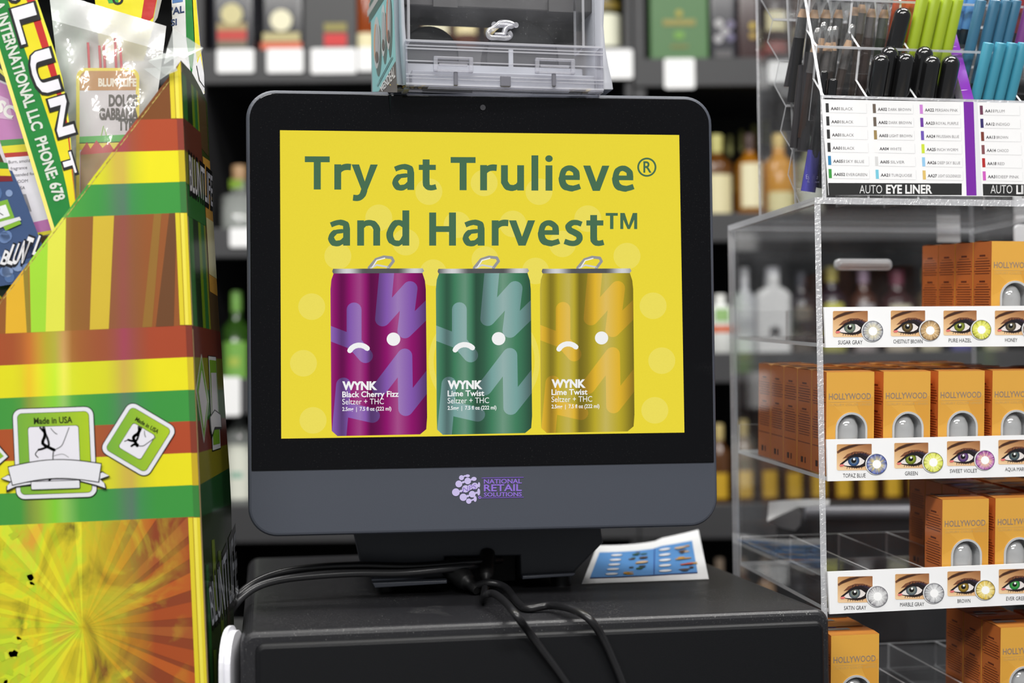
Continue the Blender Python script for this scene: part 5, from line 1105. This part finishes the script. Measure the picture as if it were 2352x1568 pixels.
# ------------------------------------------------------------------ contact lens cartons
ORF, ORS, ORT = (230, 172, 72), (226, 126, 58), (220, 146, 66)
m_cart = M('orange_carton_print', None, .3, var=.03, scale=25, coat=.35)
m_win = M('grey_window_rim', (198, 200, 202), .4); m_vial = clear('clear_lens_vial', milk=.4, milkcol=(.88, .89, .9), rough=.06, f0=.16); m_wback = M('grey_window_back', (186, 186, 186), .5)
def carton_meshes(parent):
    w_, d, h = CBW, CBD, CBH; b = MB(); r = .0006
    # window outline on the front
    wx0, wx1, wz1 = w_ * .19, w_ * .855, h * .608; cx = (wx0 + wx1) / 2; R = (wx1 - wx0) / 2; wz0 = h * .10
    arch = [(cx + R * math.cos(a), wz1 - R + R * math.sin(a)) for a in [math.pi * i / 16 for i in range(17)]]
    F0 = lambda x, z: (x, 0, z)
    # front face around the arch
    left = [p for p in arch if p[0] <= cx + 1e-9]; right = [p for p in arch if p[0] >= cx - 1e-9]
    b.poly([F0(0, 0), F0(w_, 0), F0(w_, wz0), F0(0, wz0)], ORF)
    b.poly([F0(0, wz0), F0(wx0, wz0)] + [F0(*p) for p in reversed(left)] + [F0(cx, h), F0(0, h)], ORF)
    b.poly([F0(w_, wz0), F0(w_, h), F0(cx, h)] + [F0(*p) for p in reversed(right)] + [F0(wx1, wz0)], ORF)
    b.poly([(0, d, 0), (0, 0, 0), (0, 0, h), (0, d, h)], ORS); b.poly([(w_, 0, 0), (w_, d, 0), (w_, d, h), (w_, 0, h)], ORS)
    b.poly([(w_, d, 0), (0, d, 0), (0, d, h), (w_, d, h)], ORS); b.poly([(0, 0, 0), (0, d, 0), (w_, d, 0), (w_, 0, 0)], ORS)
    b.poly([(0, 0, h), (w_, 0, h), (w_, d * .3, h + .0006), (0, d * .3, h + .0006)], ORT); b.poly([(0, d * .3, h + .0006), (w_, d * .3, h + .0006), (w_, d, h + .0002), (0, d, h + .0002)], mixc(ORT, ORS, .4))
    b.poly([(.004, d * .5, h + .0008), (.022, d * .5, h + .0008), (.022, d * .74, h + .0007), (.004, d * .74, h + .0007)], (150, 140, 134)); b.poly([(.006, d * .8, h + .0006), (.014, d * .8, h + .0006), (.014, d * .93, h + .0005), (.006, d * .93, h + .0005)], (110, 96, 150))
    b.poly([(0, d - .0003, h + .0004), (w_, d - .0003, h + .0004), (w_ - .003, d - .004, h + .0012), (.003, d - .004, h + .0012)], (216, 176, 120))
    F1 = lambda x, z: (x * w_, -.00008, z * h)
    b.poly([F1(.30, .30 + .26), F1(.02, .70), F1(.98, .70), F1(.98, .565), F1(.5, .555)], (220, 158, 62)) if False else None
    b.poly([F1(.04, .72), F1(.36, .585), F1(.19, .50), F1(.02, .46), F1(.02, .72)], (226, 166, 66)); b.poly([F1(.62, .70), F1(.98, .76), F1(.98, .30), F1(.86, .30), F1(.84, .46)], (222, 160, 62))
    def txt(s_, x, z, cap, col, wd, bold=.0):
        V, Fs, a, c = glyphs(s_, bold, 2); k = wd * w_ / (c - a); P_ = [(x * w_ + (v[0] - a) * k, -.00016, z * h + v[1] / CAP * cap * h) for v in V]
        for f in Fs: b.poly([P_[i] for i in f], col)
    txt('HOLLYWOOD', .05, .735, .058, (150, 132, 118), .88, .01); b.poly([(.07 * w_, -.00016, .708 * h), (.95 * w_, -.00016, .708 * h), (.95 * w_, -.00016, .711 * h), (.07 * w_, -.00016, .711 * h)], (206, 176, 120)); txt('LUXURY COLOR LENSES', .07, .672, .022, (206, 170, 104), .88)
    S1 = lambda y, z: (-.00008, y * d, z * h)
    g = random.Random(9)
    for z, n_, hd in ((.84, 6, True), (.58, 9, True), (.30, 1, False)):
        if hd: b.poly([S1(.34, z + .03), S1(.34, z + .012), S1(.66, z + .012), S1(.66, z + .03)], (120, 52, 24)); b.poly([S1(.2, z - .004), S1(.2, z - .008), S1(.8, z - .008), S1(.8, z - .004)], (84, 36, 20))
        for k in range(n_):
            l_ = g.uniform(.05, .16); zz = z - .03 - k * .025; b.poly([S1(l_, zz), S1(l_, zz - .009), S1(1 - l_, zz - .009), S1(1 - l_, zz)], (132, 62, 30))
    b.poly([S1(.72, .06), S1(.72, .12), S1(.56, .12), S1(.56, .06)], (70, 30, 18)); b.poly([S1(.46, .06), S1(.46, .12), S1(.36, .12), S1(.36, .06)], (110, 50, 26))
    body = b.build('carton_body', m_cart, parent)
    # window: rim, back, vial
    b = MB(); n = 17; inn = [(cx + (R - .0016) * math.cos(a), wz1 - R + (R - .0016) * math.sin(a)) for a in [math.pi * i / 16 for i in range(17)]]
    o_ = [(wx1, wz0)] + arch + [(wx0, wz0)]; i_ = [(wx1 - .0016, wz0)] + inn + [(wx0 + .0016, wz0)]
    for k in range(len(o_) - 1):
        b.mesh([(o_[k][0], -.0007, o_[k][1]), (o_[k + 1][0], -.0007, o_[k + 1][1]), (i_[k + 1][0], -.0006, i_[k + 1][1]), (i_[k][0], -.0006, i_[k][1]), (o_[k][0], .0002, o_[k][1]), (o_[k + 1][0], .0002, o_[k + 1][1]), (i_[k + 1][0], .013, i_[k + 1][1]), (i_[k][0], .013, i_[k][1])],
               [(0, 3, 2, 1), (0, 1, 5, 4), (3, 7, 6, 2)], smooth=False)
    b.poly([(p[0], .013, p[1]) for p in [(wx0, wz0)] + list(reversed(inn)) + [(wx1, wz0)]], (255, 255, 255), 1); win = b.build('window_frame', [m_win, m_wback], parent)
    MB().lathe([(R * .70, wz0), (R * .74, wz1 - R * 1.1), (R * .70, wz1 - R * .78), (R * .60, wz1 - R * .58), (R * .54, wz1 - R * .46), (R * .44, wz1 - R * .34), (R * .2, wz1 - R * .27), (0.00001, wz1 - R * .25)], org=(cx - .001, .0085, 0), n=20).build('lens_vial', m_vial, parent)
ORD = ['first', 'second', 'third', 'fourth', 'fifth']; COLN = ['leftmost', 'second', 'third', 'fourth', 'rightmost']; ROWN = ['upper shelf', 'middle shelf', 'lower shelf', 'bottom shelf']
proto = None
def put_carton(row, col, k, dx=0.0, dyy=0.0, tilt=0.0, dz=0.0):
    global proto
    x = TH + .0016 + col * PITCH_X + dx + .0014; y = .0055 + k * (CBD + .0010) + dyy
    loc = fc.M @ Vector((x, y, zl[row] + dz + .0003 + SLOPE * y)); lab = 'orange lens carton, %s from the front in the %s column, %s' % (ORD[k], COLN[col], ROWN[row])
    if proto is None:
        proto = thing('lens_carton', lab, 'carton', Frame(loc, fc.yaw), 'orange contact lens cartons'); carton_meshes(proto); o = proto
    else: o = copy_tree(proto)
    o['label'] = lab; o.location = loc; o.rotation_euler = (SLOPE, 0, fc.yaw + tilt)
g = random.Random(12)
for row, col, ks, dx in [(1, 0, range(5), 0), (1, 1, (0, 1, 2, 3), .0005), (1, 2, (0, 1, 2, 3, 4), 0), (1, 3, (0, 1, 2, 4), -.0005), (1, 4, (0, 1), 0),
                         (0, 3, (0, 1, 2, 3), .0022), (0, 4, (0, 1, 2), .001), (2, 2, (0,), .0012), (2, 3, range(5), 0), (2, 4, range(5), 0), (3, 0, (0, 1), 0), (3, 3, (0, 1, 2), .002), (3, 4, (0, 1), 0)]:
    for k in ks: put_carton(row, col, k, dx, g.uniform(0, .0004) + (.0 if row != 0 else .002), 0)

# ------------------------------------------------------------------ eyeliner rack on top of the case
_l = fc.pix(1899, 449, 0.0); _l.z = CTOP
fe = Frame(fc.M @ Vector((_l.x, .002, CTOP + .0003)), fc.yaw)
rack = thing('eyeliner_rack', 'clear acrylic eyeliner rack with shade chart standing on the lens case', 'display rack', fe)
TA = math.radians(19.0); AX = Vector((0, -math.sin(TA), math.cos(TA))); NX = Vector((0, math.cos(TA), math.sin(TA)))
ZF = fe.pix(1890, 219, 0).z                       # front lip height
ST = Vector((0, .0115, .0345 * ZF / .066)); NT_ = 4
XD = [0.0, fe.pix(1992, 219, 0).x, fe.pix(2106, 219, 0).x, fe.pix(2222, 219, 0).x, fe.pix(2346, 219, 0).x, fe.pix(2462, 219, 0).x]
XE = XD[-1] + .002
lip = [Vector((0, 0, ZF)) + ST * k for k in range(NT_ + 1)]
# outer sides: clear sheet with a stepped inner profile
DB = 0.135
def outline(pts): return [(p[0], p[1]) for p in pts]
saw = [(0, 0), (0, ZF)]
for k in range(NT_):
    p = lip[k]; saw += [(p.y + .0185, p.z + .017), (lip[k + 1].y, lip[k + 1].z)]
zt3 = lip[-1].z
b = MB(); b.prism([(0, 0), (0, ZF), (lip[-1].y + .012, zt3), (DB, zt3), (DB, 0)], -.0030, -.0006, axis='x', rim=1); b.build('side_panel', AC, rack)
b = MB(); b.prism([(DB - .002, 0), (DB, 0), (DB, zt3), (DB - .002, zt3)], -.0006, XE, axis='x', rim=0); b.build('back_panel', AC, rack)
b = MB(); panel(b, (-.0006, 0, 0), (XE, .0022, ZF)); b.box((-.0006, -.0003, ZF - .0018), (XE, .0024, ZF + .0002), m=1); b.build('front_panel', AC, rack)  # milky strip added along the lip imitates the bright refracted edge
for k in range(1, NT_ + 1):
    p = lip[k]; q = p - AX * .058; n2 = NX * .0020
    b = MB(); v = [Vector((x, 0, 0)) + w_ for x in (.0004, XE) for w_ in (p, p + n2, q + n2, q)]
    b.mesh(v, [(0, 1, 2, 3), (7, 6, 5, 4), (0, 4, 5, 1), (2, 6, 7, 3), (1, 5, 6, 2), (3, 7, 4, 0)], mfun=lambda f: 1 if f < 4 else 0); b.mesh([Vector((x, 0, 0)) + w_ for x in (.0004, XE) for w_ in (p - NX * .0003 + AX * .0002, p + NX * .0023 + AX * .0002, p + NX * .0023 - AX * .0016, p - NX * .0003 - AX * .0016)], [(0, 1, 2, 3), (7, 6, 5, 4), (0, 4, 5, 1), (2, 6, 7, 3), (1, 5, 6, 2), (3, 7, 4, 0)], m=1); b.build('tier_panel', AC, rack)  # second slab: pale strip added at each tier lip for the refracted edge line
rear = [(lambda v: (v.y, v.z))(fe.pixx(x, y, 0.0)) for x, y in ((1838, 458), (1810, 400), (1820, 345), (1793, 300), (1805, 243), (1779, 195), (1790, 140), (1763, 95), (1775, 45), (1748, -2), (1760, -60))]
rear[0] = (rear[0][0], 0.0004)
b = MB()
for i_, ((y0, z0), (y1, z1)) in enumerate(zip(rear, rear[1:])):
    b.mesh([(.0004, y0, z0), (XE, y0, z0), (XE, y1, z1), (.0004, y1, z1), (.0004, y0 + .0022, z0), (XE, y0 + .0022, z0), (XE, y1 + .0022, z1), (.0004, y1 + .0022, z1)], [(0, 1, 2, 3), (7, 6, 5, 4), (0, 3, 7, 4), (1, 5, 6, 2)], mfun=lambda f: 0 if f < 2 else 1)
    if i_ % 2 == 1: b.box((.0004, y1 - .0012, z1 - .001), (XE, y1 + .0002, z1 + .001), m=1)
b.build('stepped_floor', AT, rack)
for i, x in enumerate(XD):
    if i == 3: continue
    b = MB(); b.prism([(p[0] + .001, p[1]) for p in saw] + [(.075, zt3), (.06, 0)], x - .0009, x + .0009, axis='x', rim=1); b.build('divider', AT, rack)
# purple strip on the broad divider
PU1 = (120, 40, 162); m_pur = M('purple_card', PU1, .3, coat=.3, var=.05)
xp0, xp1 = fe.pix(2213, 230, 0).x, fe.pix(2237, 230, 0).x
pr1 = Vector((0, .032, fe.pix(2200, 40, .032).z))
b = MB(); v = [(x, y, z) for x in (xp0, xp1) for y, z in ((.0, ZF - .002), (.0, ZF), (pr1.y, pr1.z), (pr1.y + .004, pr1.z - .004), (.008, ZF - .008))]
b.mesh(v, [tuple(range(5)), tuple(range(9, 4, -1))] + [(i, (i + 1) % 5, 5 + (i + 1) % 5, 5 + i) for i in range(5)], mfun=lambda f: 1 if f < 2 else 0)
g = random.Random(6)
for t0 in (.10, .42, .52, .62): 
    y0 = pr1.y * t0; z0 = ZF + (pr1.z - ZF) * t0; nn = Vector((0, -.06, .06)).normalized() * .0003; k_ = .0004
    b.mesh([Vector((xp0, y0, z0)) + nn, Vector((xp1, y0 + .001, z0 + .0013)) + nn, Vector((xp1, y0 + .0014, z0 + .0018)) + nn, Vector((xp0, y0 + k_, z0 + k_)) + nn], [(0, 1, 2, 3)], m=2)
b.build('broad_divider', [m_pur, acr_edge, M('card_scratch', (226, 200, 236), .5)], rack, label='broad divider covered with purple card')
# shade chart
b = MB(); A = Art(b, lambda x, y: fe.pix(x, y, -.0004), (0, -1, 0), step=.00005)
tl, tr2, br2, bl2 = (1886, 228), (2440, 238), (2440, 452), (1903, 448)
A.poly([tl, tr2, br2, bl2], (244, 244, 245), 0)
A.poly([(2213, 234), (2236, 234), (2243, 449), (2220, 449)], PU1, 1); A.poly([(2236, 234), (2245, 234), (2256, 449), (2243, 449)], (228, 228, 232), 1)
ch = [(['AA01 BLACK', 'AA01 BLACK', 'AA01 BLACK', 'AA01 BLACK', 'AA051 SKY BLUE', 'AA052 EVERGREEN'], [(50, 50, 50)] * 4 + [(56, 132, 178), (62, 152, 66)], 1896, 1.05, 94),
      (['AA02 DARK BROWN', 'AA02 DARK BROWN', 'AA03 LIGHT BROWN', 'AA04 WHITE', 'AA05 SILVER', 'AA21 TURQUOISE'], [(106, 94, 84), (106, 94, 84), (156, 132, 84), (244, 244, 244), (216, 216, 216), (120, 200, 222)], 2004, .9, 93),
      (['AA22 PERSIAN PINK', 'AA23 ROYAL PURPLE', 'AA24 PRUSSIAN BLUE', 'AA25 INCH WORM', 'AA26 DEEP SKY BLUE', 'AA27 LIGHT GOLDENROD'], [(206, 132, 214), (110, 60, 160), (110, 84, 180), (206, 224, 60), (150, 200, 236), (222, 190, 110)], 2112, .9, 93),
      (['AA11 PLUM', 'AA12 INDIGO', 'AA13 BROWN', 'AA14 CHOCO', 'AA18 RED', 'AA31 DEEP PINK'], [(110, 60, 84), (54, 48, 104), (124, 60, 48), (132, 80, 84), (178, 44, 44), (206, 92, 190)], 2250, .85, 92)]
for names, cols, x0, _, wd in ch:
    for k, (nm, c) in enumerate(zip(names, cols)):
        x = x0 + k * 1.35 + (x0 - 1896) * 0; y = 237 + (x0 - 1896) * .015 + k * 30.2
        A.poly([(x, y), (x + 7, y + .1), (x + 8, y + 21), (x + 1, y + 21)], c, 2)
        A.line([(x + 9, y + 21.5), (x + wd, y + 23)], .9, (214, 214, 216), 2); A.line([(x + wd, y + 2), (x + wd + 1, y + 22)], .9, (226, 226, 228), 2)
        a_, b__ = nm.split(' ', 1); wn = len(nm) * 4.7
        wa = {4: 21, 5: 26}[len(a_)]
        A.text(a_, x + 12, y + 15.5, 6.6, (70, 66, 70), 3, width=wa, slope=.01, bold=.02, res=2); A.text(b__, x + 15 + wa, y + 15.8, 6.4, (120, 116, 120), 3, width=min(wd - wa - 20, len(b__) * 5.3), slope=.01, bold=-.008, res=2)
A.poly([(1902, 420), (2209, 421), (2209, 448), (1904, 448)], (42, 42, 42), 1); A.text('AUTO', 1974, 444, 19, (226, 226, 226), 3, width=52, bold=-.004); A.text('EYE LINER', 2035, 444, 19, (236, 236, 236), 3, width=106, bold=.03)
A.poly([(2257, 422), (2438, 424), (2438, 452), (2258, 449)], (42, 42, 42), 1); A.text('AUTO', 2275, 444, 19, (226, 226, 226), 3, width=50, bold=-.004); A.text('LIP LINER', 2334, 445, 19, (236, 236, 236), 3, width=98, bold=.03)
b.build('shade_chart', m_strip, rack, label='white shade chart with coloured swatches')
# pens and pencils
m_pblk = M('black_pen_gloss', (22, 22, 23), .16, spec=.5, var=.05, coat=.6); m_pen = M('coloured_pen_plastic', None, .3, var=.02, coat=.3); m_capc = clear('clear_pencil_cap', milk=.07, rough=.05, f0=.14, milkcol=(.95, .95, .95), bump=.3, bscale=300)
MID = [Vector((0, .0115, ZF)) + ST * k for k in range(NT_)]
def pen(kind, tier, x, y, label, col=(30, 30, 30), r=None, roll=0.0, back=0.0, group=None, length=None):
    """x, y: photo pixels of the pen's upper end; it leans with the tier"""
    q = MID[tier] + NX * back; top = fe.pixp(x, y, q, NX); ax = (AX + Vector((roll, 0, 0))).normalized()
    L_ = length or .085; zmin = .0012
    bot = top - ax * L_
    if bot.z < zmin: L_ = (top.z - zmin) / ax.z; bot = top - ax * L_
    fr = Frame(fe.M @ bot, fe.yaw); r = r or .0058
    t = thing({'dome': 'eyeliner_pen', 'flat': 'eyeliner_pen', 'pencil': 'eye_pencil', 'small': 'eye_pencil'}[kind], label, 'pen' if kind in ('dome', 'flat') else 'pencil', fr, group)
    if kind == 'dome':
        hc = min(.042, L_ * .8)
        MB().lathe([(r * .86, 0), (r * .86, L_ - hc)], (30, 30, 31), org=(0, 0, 0), ax=ax, n=20).build('barrel', m_pen, t)
        MB().lathe([(r * .98, L_ - hc), (r, L_ - hc + .002)] + [(r * math.cos(a), L_ - r + r * math.sin(a)) for a in [math.pi / 2 * i / 8 for i in range(9)]], org=(0, 0, 0), ax=ax, n=24).build('cap', m_pblk, t)
    elif kind == 'flat':
        hc = L_ * .78
        MB().lathe([(r * .9, 0), (r * .9, L_ - hc)], (28, 28, 30), ax=ax, n=18).build('barrel', m_pen, t)
        MB().lathe([(r, L_ - hc), (r, L_ - .0008), (r * .9, L_), (r * .5, L_ + .0001), (r * .28, L_ - .0004)], col, ax=ax, n=20).build('cap', m_pen, t)
    elif kind == 'small':
        MB().lathe([(r, 0), (r, L_ - .0015), (r * .8, L_ - .0002), (r * .5, L_)], ax=ax, n=16).build('barrel', m_pblk, t)
    else:
        hw = .012; MB().lathe([(r, 0), (r, L_ - .018)], col, ax=ax, n=8, smooth=False).build('barrel', m_pen, t)
        MB().lathe([(r, L_ - .018), (r * .55, L_ - .0115)], (206, 164, 124), ax=ax, n=14).build('wood_cone', m_pen, t)
        MB().lathe([(r * .55, L_ - .0115), (r * .12, L_ - .006)], (50, 44, 42) if sum(col) < 200 else col, ax=ax, n=12).build('lead', m_pen, t)
        MB().lathe([(r * 1.16, L_ - .034), (r * 1.16, L_ - .018), (r * .8, L_ - .004), (r * .62, L_), (r * .3, L_ + .0008)], ax=ax, n=18).build('clear_cap', m_capc, t)
    return t
BK = (38, 38, 40)
# front tier
pen('small', 0, 1894, 162, 'thin black pencil end in the front left compartment, taller of two', r=.0029)
pen('small', 0, 1914, 180, 'thin black pencil end with round tip in the front left compartment, shorter of two', r=.0036, back=-.003)
for i, (x, y, bk) in enumerate([(2026, 124, -.003), (2046, 106, .004), (2083, 121, -.003), (2126, 106, .004), (2143, 127, -.003), (2187, 127, -.003)]):
    pen('dome', 0, x, y, 'black dome capped eyeliner pen in the front row, ' + ['leftmost', 'second, standing behind', 'third from the left', 'fourth, standing behind beside the lime pens', 'fifth from the left', 'rightmost beside the purple strip'][i], r=.0070, back=bk, roll=.05, group='black dome capped pens')
for i, x in enumerate((2271, 2299, 2325, 2351)):
    pen('flat', 0, x, 98, 'light blue flat capped eyeliner pen in the front row, %s' % ['first right of the purple strip', 'second from the purple strip', 'third from the purple strip', 'fourth from the purple strip'][i], (62, 142, 166), r=.0043, roll=.10, group='light blue eyeliner pens')
# second tier
for i, (x, y, bk) in enumerate([(1879, 66, -.003), (1893, 53, .004), (1908, 63, -.0035), (1919, 62, .003), (1958, 58, 0)]):
    pen('pencil', 1, x, y, 'dark pencil with clear cap in the second row, ' + ['leftmost', 'second, tallest', 'third, in front', 'fourth, half hidden', 'alone right of the other four'][i], (62, 50, 46), r=.0037, back=bk, roll=.04 + (.08 if i == 4 else 0), group='clear capped pencils, second row')
pen('dome', 1, 2078, 17, 'black dome capped eyeliner pen leaning left of the lime pens', r=.0067, roll=.14)
for i, x in enumerate((2119, 2147, 2175, 2200)):
    pen('flat', 1, x, -4 + i * .5, 'lime green flat capped eyeliner pen, %s' % ['leftmost of the four', 'second from the left', 'third from the left', 'rightmost by the purple strip'][i], (156, 178, 40), r=.0047, roll=.09, group='lime green eyeliner pens')
for i, x in enumerate((2254, 2286, 2312, 2335)):
    pen('flat', 1, x, 0, 'deep blue flat capped eyeliner pen in the second row, %s' % ['leftmost', 'second from the left', 'third from the left', 'rightmost'][i], (56, 106, 134), r=.0043, roll=.10, group='deep blue eyeliner pens')
pen('flat', 1, 2372, -10, 'purple eyeliner pen at the right edge, second row', (120, 62, 128), r=.0045, roll=.12)
# third tier
for i, (x, y, c) in enumerate([(1850, -14, BK), (1876, -12, BK), (1903, -12, BK), (1932, -12, BK), (1968, -18, BK), (1985, -24, (70, 56, 44)), (2008, -14, (66, 50, 44)), (2037, -12, (48, 60, 40))]):
    pen('pencil', 2, x, y, 'sharpened dark pencil in the back row, ' + ['leftmost by the side pane', 'second from the side pane', 'third from the side pane', 'fourth, just left of a divider', 'first right of the divider', 'set back behind its neighbours', 'second last', 'greenish tip, nearest the orange pens'][i], c, r=.0042, roll=.02, group='dark pencils, back row')
for i, x in enumerate((2078, 2100)): pen('flat', 2, x, -60, 'red orange pen behind the lime pens, ' + ['left one', 'right one'][i], (196, 84, 44), r=.0052, roll=.06)
for i, x in enumerate((2218, 2240)): pen('flat', 2, x, -58, 'sky blue pen behind the deep blue pens, ' + ['left one', 'right one'][i], (96, 156, 214), r=.0046, roll=.06, length=.055)
pen('flat', 2, 2352, -60, 'dark red pen at the right edge behind the blue pens', (150, 50, 52), r=.005, roll=.06, length=.06)
# pencils lying deep behind, seen through the side pane
for i, (xt, yt, xb, yb, rr, d0, d1) in enumerate([(1843, 30, 1808, 200, .0030, .058, .070), (1846, 150, 1826, 340, .0044, .040, .052), (1862, 120, 1845, 345, .0048, .030, .044), (1893, 215, 1856, 440, .0046, .020, .034)]):
    a = fe.pix(xt, yt, d0); c = fe.pix(xb, yb, d1); fr = Frame(fe.M @ c, fe.yaw); L_ = (a - c).length
    t = thing('eye_pencil', ['thin dark pencil behind the side pane, highest one', 'dark pencil behind the side pane, second from the top', 'thick dark pencil behind the side pane, third from the top', 'purple wrapped eyeliner pencil at the lower corner of the side pane'][i], 'pencil', fr)
    MB().lathe([(rr, 0), (rr, L_)], (52, 50, 52), ax=a - c, n=14).build('barrel', m_pen, t)
    if i == 3:
        MB().lathe([(rr * 1.25, .0), (rr * 1.2, L_ * .42)], (84, 80, 168), ax=a - c, n=18).build('wrap', m_pen, t)
        b = MB(); A = Art(b, lambda x, y: fr.pix(x, y, -.0064), (0, -1, 0))
        for s_, x, y, h, w_ in (('SAN', 1856, 385, 7, 24), ('SHIM', 1857, 398, 6, 22), ('Eyeliner', 1851, 411, 10, 32), ('Waterproof', 1854, 420, 5, 28)): A.text(s_, x, y, h, (176, 174, 216), 1, width=w_, slope=.0)
        b.build('lettering', print_m, t)
